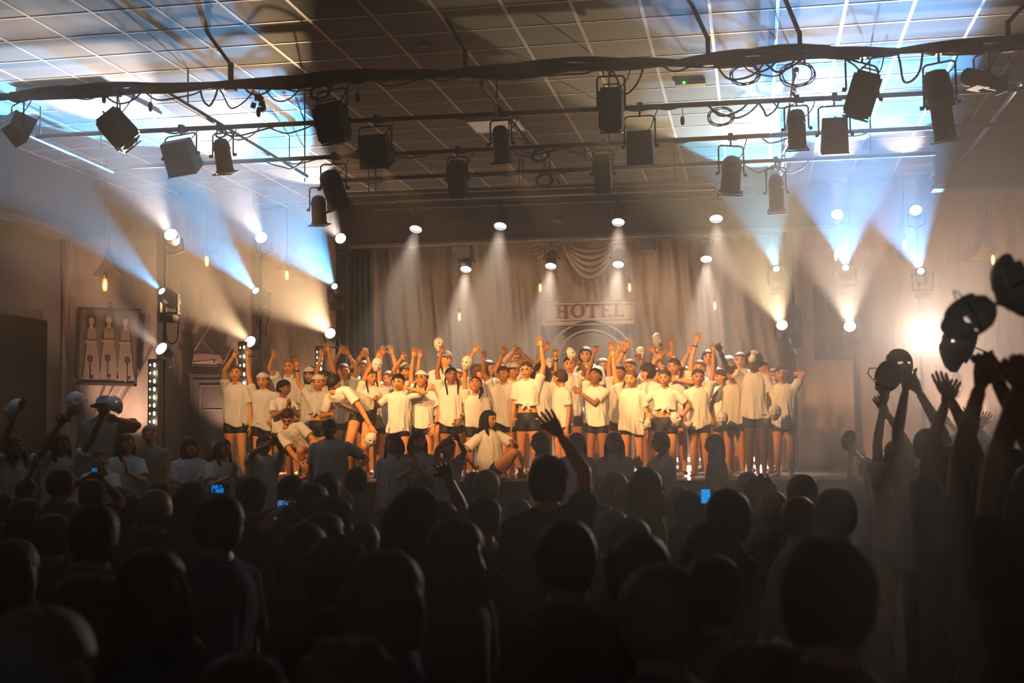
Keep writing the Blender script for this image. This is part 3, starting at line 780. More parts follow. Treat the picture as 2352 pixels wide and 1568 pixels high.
# vertical strips of bulbs under the towers
M_BULBW = mat('strip_bulb', (1, 1, 1), emit=(1.0, 0.86, 0.55), estr=5.0)
for px, y0_, y1_, Y, n, lab in ((351, 838, 968, 15.25, 8, 'at far left beside the picture of three women'), (557, 798, 900, 17.35, 6, 'behind the girl with raised arm at left'), (733, 808, 860, 19.15, 5, 'behind the two tallest raised arms')):
    a, b = at(px, y0_ - 14, Y), at(px, y1_ + 10, Y)
    root = thing('bulb_strip', 'black vertical strip of small lit bulbs ' + lab, 'light', (a.x, Y, b.z), 'vertical strips of bulbs')
    m_ = MB(); m_.span((a.x - .065, Y, b.z), (a.x + .065, Y + .05, a.z)); m_.tube([(a.x, Y + .03, b.z), (a.x, Y + .03, 0 if Y < 16 else STG)], .02, 6); m_.build('batten', M_BLACK, root, 'auto')
    for i in range(n):
        z = at(px, y0_ + (y1_ - y0_) * i / (n - 1), Y).z
        for dx, s_ in ((.03, 1), (-.03, .55)):
            g_ = MB(); g_.sphere((a.x + dx, Y - .012, z), (.016 * s_, .016 * s_, .028 * s_), 8, 6); g_.build('bulb', M_BULBW, root, True)
        l = bpy.data.lights.new('strip_light', 'POINT'); l.energy = 1.6; l.color = (1, .8, .45); l.shadow_soft_size = .03
        if i % 3 == 1:
            o = bpy.data.objects.new('strip_light', l); COL.objects.link(o); o.location = (a.x + .03, Y - .06, z)
# ------------------------------------------------------------------ lamps over the stage
hp1, ha, hb_ = pipe((860, 480), (1760, 447), 'short black pipe in front of the header carrying lit lamps', z=at(1200, 478, 19.25).z)
sp, sa, sb = pipe((860, 569), (1800, 533), 'black pipe above the painted backdrop carrying lit can lamps', z=at(1300, 556, 21.3).z, r=.035)
sp2, sc_, sd = pipe((860, 560), (1800, 524), 'thin pipe behind the lit can lamps of the stage', z=at(1300, 549, 21.9).z, r=.02)
for A, B_, nm, zt_ in ((ha, hb_, 'the pipe before the header', CEIL), (sa, sb, 'the stage pipe with lit cans', 6.9), (sc_, sd, 'the thin stage pipe', 6.9), (A5, B5, 'the thin grey pipe', CEIL), (A6, B6, 'the thick grey pipe', CEIL)):
    for k in range(3):
        p = A.lerp(B_, .1 + .4 * k); m_ = MB(); m_.tube([p, (p.x, p.y, zt_)], .008, 6)
        m_.own('hanger_rod', M_DARK, p, True, label='thin rod holding %s, %s' % (nm, ('left end', 'middle', 'right end')[k]), cat='rod', group='thin hanger rods of the lighting pipes')
for i, (px, py, Y, dx) in enumerate(DOWN):
    p = at(px, py, Y); d = Vector((dx * .6, -.55, -1)).normalized(); M = frame(p, d, (0, -1, 0))
    where = ['left end of the header', 'header, left of the middle', 'header, right of the middle', 'right end of the header',
             'stage pipe, leftmost', 'stage pipe, left of the HOTEL sign', 'stage pipe, above the HOTEL sign', 'stage pipe, rightmost'][i]
    root = thing('can_lamp', 'lit black can lamp, ' + where, 'stage light', p, 'lit can lamps pouring light on the stage')
    r = .088 if Y < 20 else .085; L = .30
    b = MB(); b.lathe([(r*.3, -L), (r*.8, -L*.93), (r, -L*.8), (r*1.02, -.03), (r*1.1, -.02), (r*1.1, .0), (r*.98, .0), (r*.95, -.03)], M, 22); b.build('body', M_HOUS, root, 'auto')
    l = MB(); l.lathe([(r*.97, -.02), (r*.6, -.012), (r*.04, -.008)], M, 22); l.build('lens', M_GLOWD, root, True)
    l = MB(); l.lathe([(r*.95, -.006), (r*1.1, .001), (r*1.08, .006), (r*.93, .001)], M, 22, cap=False); l.build('rim', mat('lamp_rim', (1, 1, 1), emit=(.9, .88, .95), estr=1.2), root, True)
    if Y < 20: hang = lp(ha, hb_, px)
    else: hang = lp(sa, sb, px)
    hang = Vector((hang.x, hang.y, hang.z))
    yoke(root, p - d * L * .5, hang, r + .03, max(.05, (hang.z - p.z) * .5))
for px, py, w_, lab in ((1063, 570, 40, 'unlit square flood lamp beside leftmost lit can over the stage'), (1487, 553, 36, 'unlit square flood lamp right of the HOTEL sign lamps'), (1283, 512, 30, 'small unlit lamp yoke hanging in front of the header')):
    Y = 21.2 if py > 530 else 19.2
    p = at(px, py, Y); r = w_ * Y / FPX / 2
    root = thing('flood_lamp', lab, 'stage light', p, 'unlit floods over the stage')
    if py > 530:
        b = MB(); b.box(p, (r*2, r*1.6, r*1.5)); b.box(p + Vector((0, -.02, -r*1.0)), (r*2.2, r*1.9, r*.5), None, 0, .8); b.build('housing', M_HOUS, root, 'auto')
        b = MB(); b.box(p + Vector((0, -.02, -r*1.27)), (r*1.7, r*1.4, .01)); b.build('glass', M_LENS, root, 'auto')
        spot('backdrop_fill_light', p + Vector((0, .05, -r*1.4)), (0, 1, -1.1), BACKFILL_P, (1.0, .68, .46), 120, .8, .12)  # added fill for the backdrop; the housing itself looks unlit
        b = MB(); b.tube([p + Vector((0, 0, r*.7)), p + Vector((0, 0.05, r*.7 + .12))], .012, 6); b.build('yoke', M_BLACK, root, 'auto')
    else:
        b = MB(); b.lathe([(.06, -.1), (.09, -.06), (.09, .03), (.05, .03)], frame(p + Vector((0, 0, .05)), (0, -.3, -1)), 14); b.build('body', M_HOUS, root, 'auto')
        b = MB(); b.tube([p + Vector((-.11, -.03, -.03)), p + Vector((-.10, 0, .1)), p + Vector((.10, 0, .1)), p + Vector((.11, -.03, -.03))], .01, 5); b.tube([p + Vector((0, 0, .1)), p + Vector((0, 0, .4))], .01, 5); b.build('yoke', M_STEEL, root, 'auto')
for dx, wh_ in ((-5.5, 'farthest left'), (-4.2, 'left of centre'), (-2.4, 'right of centre'), (-.6, 'farthest right')):  # unseen floods, added to brighten the backdrop
    p = Vector((dx, YH + .35, HZ + .25))
    root = thing('added_flood', 'added unseen flood behind the header washing the backdrop, ' + wh_, 'stage light', p, 'added unseen floods behind the header')
    b = MB(); b.box(p, (.4, .22, .2)); b.tube([p, (p.x, YH + .14, p.z)], .015, 6); b.build('housing', M_HOUS, root, 'auto')
    spot('backdrop_fill_light', p + Vector((0, .08, -.13)), (0, 1, -.75), BACKFILL_P, (1.0, .68, .46), 130, .8, .1)
# ------------------------------------------------------------------ bare bulbs on long flexes
M_FIL = mat('filament', (1, .8, .4), emit=(1.0, 0.62, 0.20), estr=14.0)
M_GLASS = bpy.data.materials.new('bulb_glass'); M_GLASS.use_nodes = True
_b = M_GLASS.node_tree.nodes['Principled BSDF']; _b.inputs['Base Color'].default_value = (1, .72, .35, 1); _b.inputs['Roughness'].default_value = .05
_b.inputs['Transmission Weight'].default_value = 1.0; _b.inputs['IOR'].default_value = 1.02
_b.inputs['Emission Color'].default_value = (1, .45, .08, 1); _b.inputs['Emission Strength'].default_value = .9
M_GLASS.cycles.emission_sampling = 'NONE'
for px, py, top, Y, lab, e in ((241, 654, 490, 15.2, 'glowing orange before the printed shade over the picture of three women', 26), (475, 600, 440, 17.2, 'glowing orange before second left cloth', 16), (659, 632, 480, 19.0, 'glowing orange before the brown left cloth', 16),
        (1055, 727, 560, 22.0, 'hanging lowest at the left of the stage', 10), (1241, 661, 556, 22.0, 'just above the left end of the HOTEL sign', 10), (1446, 660, 548, 22.0, 'just above the right end of the HOTEL sign', 10), (1642, 702, 560, 21.8, 'hanging low between HOTEL sign and right tower', 10),
        (1920, 588, 440, 20.1, 'before the printed shade above the board of keys', 8), (2078, 563, 440, 19.0, 'washed out inside the blue beam on the right', 8), (2281, 597, 440, 18.9, 'before the large printed shade at far right', 12)):
    p = at(px, py, Y); s_ = 1.0 if Y > 16 else 1.1
    root = thing('pendant_bulb', 'bare filament bulb, ' + lab, 'bulb', p, 'bare filament bulbs on flexes')
    b = MB(); b.lathe([(.006, -.075), (.022, -.065), (.03, -.02), (.028, .03), (.02, .06), (.016, .075)], frame(p, (0, 0, 1)) @ Matrix.Scale(s_, 4), 12); b.build('glass', M_GLASS, root, True)
    b = MB(); b.lathe([(.008, -.05), (.013, -.03), (.013, .03), (.006, .05)], frame(p, (0, 0, 1)) @ Matrix.Scale(s_, 4), 8); b.build('filament', M_FIL, root, True)
    b = MB(); b.lathe([(.02, .07), (.024, .09), (.024, .13), (.012, .15)], frame(p, (0, 0, 1)) @ Matrix.Scale(s_, 4), 10); b.build('socket', M_BLACK, root, 'auto')
    t = at(px, top, Y); b = MB(); b.tube([p + Vector((0, 0, .14)), (p.x, p.y, 6.9 if Y > 19.8 else CEIL)], .004, 5); b.build('flex', M_RUB, root, True)
    l = bpy.data.lights.new('bulb_light', 'POINT'); l.energy = e * .5; l.color = (1, .45, .10); l.shadow_soft_size = .05
    o = bpy.data.objects.new('bulb_light', l); COL.objects.link(o); o.location = p + Vector((0, -.12, 0)) if Y < 99 else p
# ------------------------------------------------------------------ small things on the ceiling
p = on_z(975, 100, CEIL); m_ = MB(); m_.lathe([(.06, 0), (.055, .02), (.03, .035)], frame(p, (0, 0, -1)), 20); m_.own('smoke_detector', mat('detector_grey', (.3, .28, .26), .5, var=(5, .1)), p, True, label='small round smoke detector on the dark ceiling', cat='smoke detector')
a, b = on_z(1100, 306, CEIL), on_z(1195, 330, CEIL)
m_ = MB(); m_.span((a.x, b.y - .0, CEIL - .02), (b.x - .05, b.y - .62, CEIL - .004)) if False else m_.span((a.x, a.y - .7, CEIL - .022), (a.x + .6, a.y - .1, CEIL - .01))
root = thing('ceiling_light', 'square pale ceiling light panel behind the middle can lantern', 'ceiling light', (a.x + .3, a.y - .4, CEIL - .02))
m_.build('diffuser', mat('panel_diffuser', (.82, .74, .66), .5, emit=(1, .8, .6), estr=.16, var=None), root, 'auto')
fr = MB()
for s_ in ((a.x - .01, a.y - .71, a.x + .61, a.y - .69), (a.x - .01, a.y - .11, a.x + .61, a.y - .09), (a.x - .01, a.y - .71, a.x + .01, a.y - .09), (a.x + .59, a.y - .71, a.x + .61, a.y - .09)): fr.span((s_[0], s_[1], CEIL - .03), (s_[2], s_[3], CEIL - .008))
fr.build('frame', M_TBAR, root, 'auto')
p = on_z(1585, 186, CEIL)
root = thing('emergency_light', 'flat white emergency lamp with green dot on the ceiling', 'emergency light', p)
m_ = MB(); m_.span((p.x - .15, p.y - .06, CEIL - .05), (p.x + .16, p.y + .06, CEIL - .008)); m_.build('case', M_WHITEP, root, 'auto')
m_ = MB(); m_.sphere((p.x - .06, p.y - .062, CEIL - .03), .011); m_.build('indicator', mat('green_led', (0, 1, .2), emit=(.05, 1, .15), estr=8), root, True, label='glowing green indicator')
p, p_ = on_z(30, 197, CEIL), on_z(265, 196, CEIL)
root = thing('ceiling_unit', 'long white edged recess panel on the ceiling at far left', 'ceiling panel', p)
m_ = MB(); m_.span((p.x, p.y + .1, CEIL - .05), (p_.x, p.y + 1.3, CEIL - .01)); m_.build('panel', mat('unit_panel', (.22, .2, .19), .6, var=(3, .1)), root, 'auto')
m_ = MB(); m_.span((p.x, p.y + .05, CEIL - .07), (p_.x, p.y + .1, CEIL - .01)); m_.build('edge', M_TBAR, root, 'auto')
# up-lights on the floor behind the cloth edges
for px, Y, z, lab, e in ((285, 15.45, 1.12, 'left cloth below the picture', 60), (505, 17.45, STG + .25, 'cloth with the wire basket', 45), (735, 19.1, STG + .03, 'brown cloth near backdrop', 25), (1990, 20.0, STG + .03, 'cloth right of the key board', 14), (2230, 19.0, STG + .03, 'wide pinkish cloth', 45)):
    p = Vector((at(px, 1000, Y).x, Y - .25, z + .08)); d = Vector((0, .28, 1))
    root = thing('floor_uplight', 'small floor lamp throwing warm light up the ' + lab, 'floor light', p, 'floor lamps lighting the side cloths')
    m_ = MB(); m_.lathe([(.05, -.1), (.08, -.08), (.08, 0), (.07, 0), (.065, -.02)], frame(p, d), 16); m_.build('body', M_HOUS, root, 'auto')
    if z > STG or z > .5:
        m_ = MB(); m_.tube([(p.x, p.y, 0 if z > 1.1 and Y < 16 else STG), (p.x, p.y, p.z - .08)], .015, 6); m_.build('stand', M_BLACK, root, 'auto')
    m_ = MB(); m_.lathe([(.066, -.015), (.01, -.01)], frame(p, d), 16); m_.build('lens', M_GLOWD, root, True)
    spot('uplight', p, d, e * 3.2, (1, .62, .47), 80, .8, .05)
# LED batten on the stage floor behind the children
for px, lab in ((1583, 'behind the legs near the knotted shirt girl'), (1274, 'behind the legs at the middle'), (1745, 'behind the legs near right end')):
    p = Vector((at(px, 1000, 22.4).x, 22.4, STG + .10)); d = Vector((0, -1, .12))
    root = thing('floor_wash', 'glowing floor lamp at back of stage ' + lab, 'floor light', p, 'floor lamps at the back of the stage')
    m_ = MB(); m_.box(p + Vector((0, .06, 0)), (.5, .1, .14)); m_.build('case', M_HOUS, root, 'auto')
    for k in range(5):
        m_ = MB(); m_.sphere(p + Vector((-.2 + k*.1, 0, 0)), (.036, .01, .036), 10, 6); m_.build('led_lens', M_GLOWB if k % 2 else M_GLOWW, root, True)
    spot('floor_wash_light', p, d, 60, (1, .7, .55), 90, .8, .1)
# ------------------------------------------------------------------ people
SC2 = bpy.data.scenes.new('scratch')
def remesh(mb, voxel, smooth=2):
    me = mb.data(); ob = bpy.data.objects.new('tmp', me); SC2.collection.objects.link(ob)
    a = ob.modifiers.new('r', 'REMESH'); a.mode = 'VOXEL'; a.voxel_size = voxel
    if smooth:
        b = ob.modifiers.new('s', 'SMOOTH'); b.factor = 0.5; b.iterations = smooth
    vl = SC2.view_layers[0]; vl.update()
    ev = ob.evaluated_get(vl.depsgraph); m2 = ev.to_mesh()
    n = len(m2.vertices); v = np.empty(n * 3, np.float32); m2.vertices.foreach_get('co', v)
    k = len(m2.loops); li = np.empty(k, np.int32); m2.loops.foreach_get('vertex_index', li)
    ev.to_mesh_clear(); bpy.data.objects.remove(ob); bpy.data.meshes.remove(me)
    return v.reshape(-1, 3).astype(float), li.reshape(-1, 4)
def V(*a): return np.array(a, float)
def nrm(v): return v / (np.linalg.norm(v) + 1e-9)
def rcone(mb, p0, p1, r0, r1, n=10, flat=False, mi=0, side=None, ratio=1.0, bulge=0.0):
    """tapered limb with round (or flat) ends"""
    p0, p1 = np.asarray(p0, float), np.asarray(p1, float)
    t = nrm(p1 - p0); L = np.linalg.norm(p1 - p0)
    a = np.asarray(side, float) if side is not None else (V(1, 0, 0) if abs(t[0]) < .9 else V(0, 1, 0))
    u = nrm(a - t * np.dot(a, t)); w_ = np.cross(t, u)
    prof = []
    if flat: prof = [(0, r0), (L * .5, (r0 + r1) / 2), (L, r1)]
    else:
        for k in range(4): an = PI/2 * (k + .15) / 4; prof.append((-r0 * math.cos(an), r0 * math.sin(an)))
        for k in range(5):
            s = k / 4; prof.append((L * s, r0 + (r1 - r0) * s + bulge * math.sin(PI * min(1, s * 1.25))))
        for k in range(3, -1, -1): an = PI/2 * (k + .15) / 4; prof.append((L + r1 * math.cos(an), r1 * math.sin(an)))
    rs = [[p0 + t * z + u * (r * math.cos(2*PI*j/n)) + w_ * (r * ratio * math.sin(2*PI*j/n)) for j in range(n)] for z, r in prof]
    mb.rings(rs, mi); return mb
SKINS = {'l': (0.80, 0.38, 0.14), 'm': (0.64, 0.285, 0.10), 't': (0.34, 0.15, 0.06), 'd': (0.12, 0.06, 0.032)}
HAIRS = {'blond': (0.27, 0.15, 0.06), 'light': (0.13, 0.07, 0.03), 'brown': (0.06, 0.032, 0.017), 'dark': (0.03, 0.018, 0.012), 'black': (0.012, 0.009, 0.008),
         'red': (0.15, 0.068, 0.032), 'grey': (0.16, 0.15, 0.14), 'white': (0.30, 0.285, 0.27)}
M_SKIN = {k: mat('skin_' + k, c, 0.5, var=(5, 0.06), spec=.3) for k, c in SKINS.items()}
M_HAIRS = {k: mat('hair_' + k, c, 0.62, spec=.25, bump=(55, .7, .006, (1, 1, .12)), var=(9, .25)) for k, c in HAIRS.items()}
M_EYEW = mat('eye_white', (.75, .70, .66), .3, var=(9, .02)); M_IRIS = mat('eye_iris', (.02, .012, .008), .15, var=(9, .1))
M_LIP = mat('lips', (.42, .13, .09), .4, var=(9, .1)); M_TEETH = mat('teeth', (.8, .78, .72), .3, var=(9, .02))
M_TEE = mat('white_cotton', (0.80, 0.78, 0.74), 0.9, bump=(13, .8, .02, (1, 1, .4)), spec=.1, var=(2, .04))
M_SHORT = mat('black_lycra', (0.010, 0.010, 0.011), 0.6, bump=(25, .3, .004), var=(9, .2))
M_CAPW = mat('cap_white', (.78, .76, .72), .8, var=(9, .04))
CLOTHS = {}
def cmat(k):
    cs = {'white': (.62, .61, .60), 'grey': (.22, .22, .225), 'pale': (.46, .45, .44), 'black': (.02, .02, .021), 'navy': (.03, .045, .09), 'teal': (.02, .08, .09), 'brown': (.10, .07, .05),
          'olive': (.06, .065, .04), 'beige': (.26, .22, .17), 'blue': (.07, .11, .19), 'rust': (.17, .06, .035), 'dgrey': (.08, .08, .085), 'wine': (.08, .02, .025)}
    if k == 'tee': return M_TEE
    return mat('cloth_' + k, cs[k], .9, bump=(12, .5, .01, (1, 1, .5)), spec=.1, var=(3, .15))

def head_grid(n, m):
    """unit head: x side, -y face, z up (half height 1)"""
    P = []
    for i in range(m + 1):
        a = PI * min(max(i, 0.03), m - 0.03) / m
        for j in range(n):
            # denser columns at the face
            t = j / n; ph = 2 * PI * t + (0.35 * math.sin(2 * PI * t) if n > 20 else 0)   # j=0 -> face... dense there
            ph = 2 * PI * t - (0.45 * math.sin(2 * PI * t) if n > 20 else 0)
            x = math.sin(a) * math.sin(ph); y = -math.sin(a) * math.cos(ph); z = math.cos(a)
            P.append((x, y, z))
    D = np.array(P); F = []
    for i in range(m):
        for j in range(n):
            k = (j + 1) % n; F.append((i*n+j, (i+1)*n+j, (i+1)*n+k, i*n+k))
    return D, F
def sm(x): x = np.clip(x, 0, 1); return x * x * (3 - 2 * x)
def rounding(z):
    a = np.clip(np.abs(z), 0, .999); return (1 - a ** 2.25) ** (1 / 2.25) / np.sqrt(1 - a * a)
def head_shape(D):
    x, y, z = D[:, 0].copy(), D[:, 1].copy(), D[:, 2].copy()
    sq = rounding(z)
    X_ = x * .72 * sq; Y_ = y * .90 * sq; Z_ = z.copy()
    s = sm((-.05 - z) / .95)
    X_ *= 1 - .30 * s; Y_ = np.where(Y_ > 0, Y_ * (1 - .5 * s), Y_ * (1 - .16 * s)); X_ *= 1 + .06 * sm((z + .1) / .6) 
    fr = (D[:, 1] < -.1)
    def gs(cx, cz, sx, sz): return np.exp(-((X_ - cx) / sx) ** 2 - ((Z_ - cz) / sz) ** 2) * fr
    Y_ -= .10 * gs(0, -.05, .09, .20) + .17 * gs(0, -.22, .11, .09)
    for c in (-.27, .27): Y_ += .075 * gs(c, .03, .16, .11); Y_ -= .035 * gs(c, .22, .2, .07); Y_ -= .03 * gs(c * 1.15, -.28, .15, .16)
    Y_ -= .05 * gs(0, -.50, .2, .07); Y_ += .03 * gs(0, -.61, .2, .05); Y_ -= .06 * gs(0, -.82, .2, .14)
    return np.stack([X_, Y_, Z_], 1)
HG = {}
def get_head(hi):
    if hi not in HG:
        D, F = head_grid(36 if hi else 16, 30 if hi else 12); HG[hi] = (D, F, head_shape(D))
    return HG[hi]
def surf(x_, z_):
    H_ = get_head(True)[2]; m_ = H_[:, 1] < 0; d_ = (H_[:, 0] - abs(x_)) ** 2 + (H_[:, 2] - z_) ** 2 + (~m_) * 9
    i_ = np.argsort(d_)[:4]; w_ = 1 / (d_[i_] + 1e-4); return float((H_[i_, 1] * w_).sum() / w_.sum())
def rot(face, pitch, tilt):
    """head frame: columns = side, back, up. face: degrees, 0 to camera, + to the viewer's right"""
    a = math.radians(face)
    Rz = Matrix.Rotation(a, 3, 'Z'); Rx = Matrix.Rotation(math.radians(pitch), 3, 'X'); Ry = Matrix.Rotation(math.radians(tilt), 3, 'Y')
    return np.array(Ry @ Rz @ Rx)
def hair_mesh(style, R, c, s, rs, hi, far=False):
    """returns MB of hair in world space. s = half head height"""
    mb = MB(); D, F, _ = get_head(hi); r = rs
    def W(p): return np.asarray(p, float) @ R.T * s + c
    lift = {'curly': 1.22, 'afro': 1.30, 'long': 1.10, 'short': 1.10, 'shave': 1.035, 'bob': 1.14, 'bald': 1.02}.get(style, 1.075)
    Hs = get_head(hi)[2]; x, y, z = D[:, 0], D[:, 1], D[:, 2]; th = np.arctan2(x, -y); ph = r.uniform(0, 6, 6)
    amp = {'curly': .085, 'afro': .07, 'short': .03, 'bob': .035, 'long': .03, 'bald': .004, 'shave': .008}.get(style, .018)
    if style in ('curly', 'afro'): nz = np.sin(x*8+ph[0]) * np.sin(y*9+ph[1]) * np.sin(z*8+ph[2]) * 1.3 + .5 * np.sin(x*17+ph[3]) * np.sin(z*15+ph[4])
    else: nz = np.sin(th * 15 + ph[0] + 2*z) * .35 + np.sin(th * 7 + z*4 + ph[1]) * .4 + .6 * np.sin(x*3+ph[2]) * np.sin(y*3+ph[3])
    low = {'long': -.9, 'bob': -.85, 'short': -.68 if far else -.45, 'curly': -.65, 'shave': -.5, 'bald': -.40, 'afro': -.35}.get(style, -.40)
    part = r.uniform(-.3, .3); fringe = {'bob': .30, 'short': .48, 'curly': .42, 'afro': .5, 'shave': .6}.get(style, .50)
    hl = fringe - .30 * np.abs(x - part) ** 1.5 + .05 * np.sin(9 * x + ph[4])
    ys = {'long': -.42, 'bob': -.45, 'curly': -.35}.get(style, -.08)
    v = np.maximum((z - hl) / .14, (y - ys) / .14); v = np.where(y > .5, 1, v); v = np.minimum(v, (z - low) / .16)
    if style == 'bald': v = np.minimum(v, (.32 - .1 * y - z) / .14)
    k_ = sm(v * .5 + .5)
    B_ = Hs * (.93 + (lift * (1 + amp * nz) - .93) * k_)[:, None]
    B_[:, 1] += .03 * k_; B_[:, 2] += .02 * k_ * (z > 0)
    if style in ('long', 'bob', 'curly', 'afro'): B_[:, 0] *= 1 + .07 * k_
    keep = [q_ for q_ in F if v[list(q_)].max() > -1.2]
    if keep: mb.add(W(B_), keep)
    def lock(pts, rr, n=7, flat=.6):
        pts = [W(p) for p in pts]; mb.tube(pts, [x * s for x in rr], n)
    if style == 'long':
        w0 = r.uniform(.85, 1.0); L = r.uniform(2.2, 3.2); wav = r.uniform(0, .07); rs_ = []
        for i in range(12):
            t = i / 11; z = .35 - t * L; hw = (.80 + .22 * math.sin(PI * min(1, t * 1.3)) * w0) * (1 - .35 * t ** 3) ; dp = .50 * (1 - .45 * t)
            cy_ = .42 + .16 * t + .1 * math.sin(t * 3)
            rs_.append([W((hw * math.cos(2*PI*j/18) * (1 + wav * math.sin(t * 14 + j)), cy_ + dp * math.sin(2*PI*j/18) * (1 + .08 * math.sin(j * 2.4 + ph[0])), z)) for j in range(18)])
        mb.rings(rs_)
        for sx in (-1, 1):
            lock([(sx*.70, -.05, .5), (sx*.84, -.10, -.1), (sx*.86, -.12, -.7), (sx*.80, -.30, -1.3), (sx*.62, -.42, -1.9)], [.10, .19, .21, .19, .06])
    elif style == 'bob':
        rs_ = []
        for i in range(7):
            t = i / 6; z = .3 - t * 1.35; hw = .86 + .14 * math.sin(PI * t); dp = .62
            rs_.append([W((hw * math.cos(2*PI*j/16), .28 + dp * math.sin(2*PI*j/16), z)) for j in range(16)])
        mb.rings(rs_)
    elif style == 'bun':
        mb.sphere(W((0, .72, .62)), .36 * s, 10, 7)
    elif style == 'topbun':
        mb.sphere(W((0, .15, 1.22)), .34 * s, 10, 7)
    elif style == 'pony':
        k = r.uniform(-.3, .3)
        lock([(0, .85, .45), (k*.5, 1.15, .35), (k, 1.25, -.3), (k, 1.15, -1.1), (k*1.1, 1.0, -1.8)], [.16, .26, .27, .2, .05])
    elif style == 'braids':
        for sx in (-1, 1):
            pts = [(sx*.72, .1, -.35), (sx*.82, -.1, -.8), (sx*.78, -.3, -1.3), (sx*.7, -.42, -1.9), (sx*.66, -.45, -2.4)]
            P = []; rr = []
            for i in range(25):
                t = i / 24 * 4; a = int(min(3, t)); f_ = t - a; P.append(np.array(pts[a]) * (1 - f_) + np.array(pts[a+1]) * f_); rr.append(.13 * (1 - .3 * i / 24) * (1 + .28 * math.sin(i * 1.6)))
            lock(P, rr)
    elif style == 'side':
        lock([(.4, .75, .2), (.75, .65, -.3), (.8, .2, -.9), (.72, -.3, -1.5), (.6, -.4, -2.2)], [.2, .26, .25, .2, .06])
    return mb
def hand(mb, wr, fdir, palm, s, curl=0.25, spread=1.0, thumb=1, mi=0):
    """hand from wrist wr pointing along fdir, palm facing palm. thumb = +-1 side, s = hand length"""
    f = nrm(np.asarray(fdir, float)); p = np.asarray(palm, float); p = nrm(p - f * np.dot(p, f)); x = np.cross(f, p) * thumb
    def T(a, b, c): return np.asarray(wr) + (x * a + f * b + p * c) * s
    rs = []
    for b, w_, t in ((-.04, .13, .09), (.10, .17, .085), (.28, .215, .08), (.44, .225, .07), (.52, .20, .055)):
        rs.append([T(w_ * math.cos(2*PI*j/8), b, t * math.sin(2*PI*j/8)) for j in range(8)])
    mb.rings(rs, mi)
    for k, (bx, L, ang) in enumerate(((.16, .43, .16), (.055, .49, .04), (-.055, .46, -.07), (-.155, .36, -.2))):
        a = ang * spread * 1.35; d = V(math.sin(a), math.cos(a), 0); pts = [V(bx, .46, 0)]; an = curl * .35
        for seg in (.45, .32, .25):
            dd = V(d[0] * math.cos(an), d[1] * math.cos(an), math.sin(an)); pts.append(pts[-1] + dd * L * seg); an += curl * (1.0 + .2 * k)
        mb.tube([T(*q_) for q_ in pts], [.058 * s, .052 * s, .046 * s, .034 * s], 6, mi)
    a = .75 * max(.35, min(1.3, spread)); pts = [V(.10, .10, .0), V(.10 + .16 * math.sin(a), .10 + .17 * math.cos(a), .03)]
    pts.append(pts[-1] + V(.15 * math.sin(a * .8), .16 * math.cos(a * .8), .05 + .1 * curl)); pts.append(pts[-1] + V(.06 * math.sin(a * .5) - .1 * curl, .12, .04 + .1 * curl))
    mb.tube([T(*q_) for q_ in pts], [.075 * s, .066 * s, .055 * s, .038 * s], 6, mi)
def ik(S, T, a, b, pole):
    d = T - S; L = np.linalg.norm(d); mx = (a + b) * .995
    if L > mx:
        k = min(L / mx, 1.12); a *= k; b *= k; T = S + d / L * min(L, (a + b) * .995); d = T - S; L = np.linalg.norm(d)
    if L < abs(a - b) + .02: L = abs(a - b) + .02; T = S + nrm(d) * L
    u = d / L; h = (a*a - b*b + L*L) / (2*L); r_ = math.sqrt(max(a*a - h*h, 0)); pl = np.asarray(pole, float); pl = nrm(pl - u * np.dot(pl, u))
    return S + u * h + pl * r_, T
PEOPLE = []
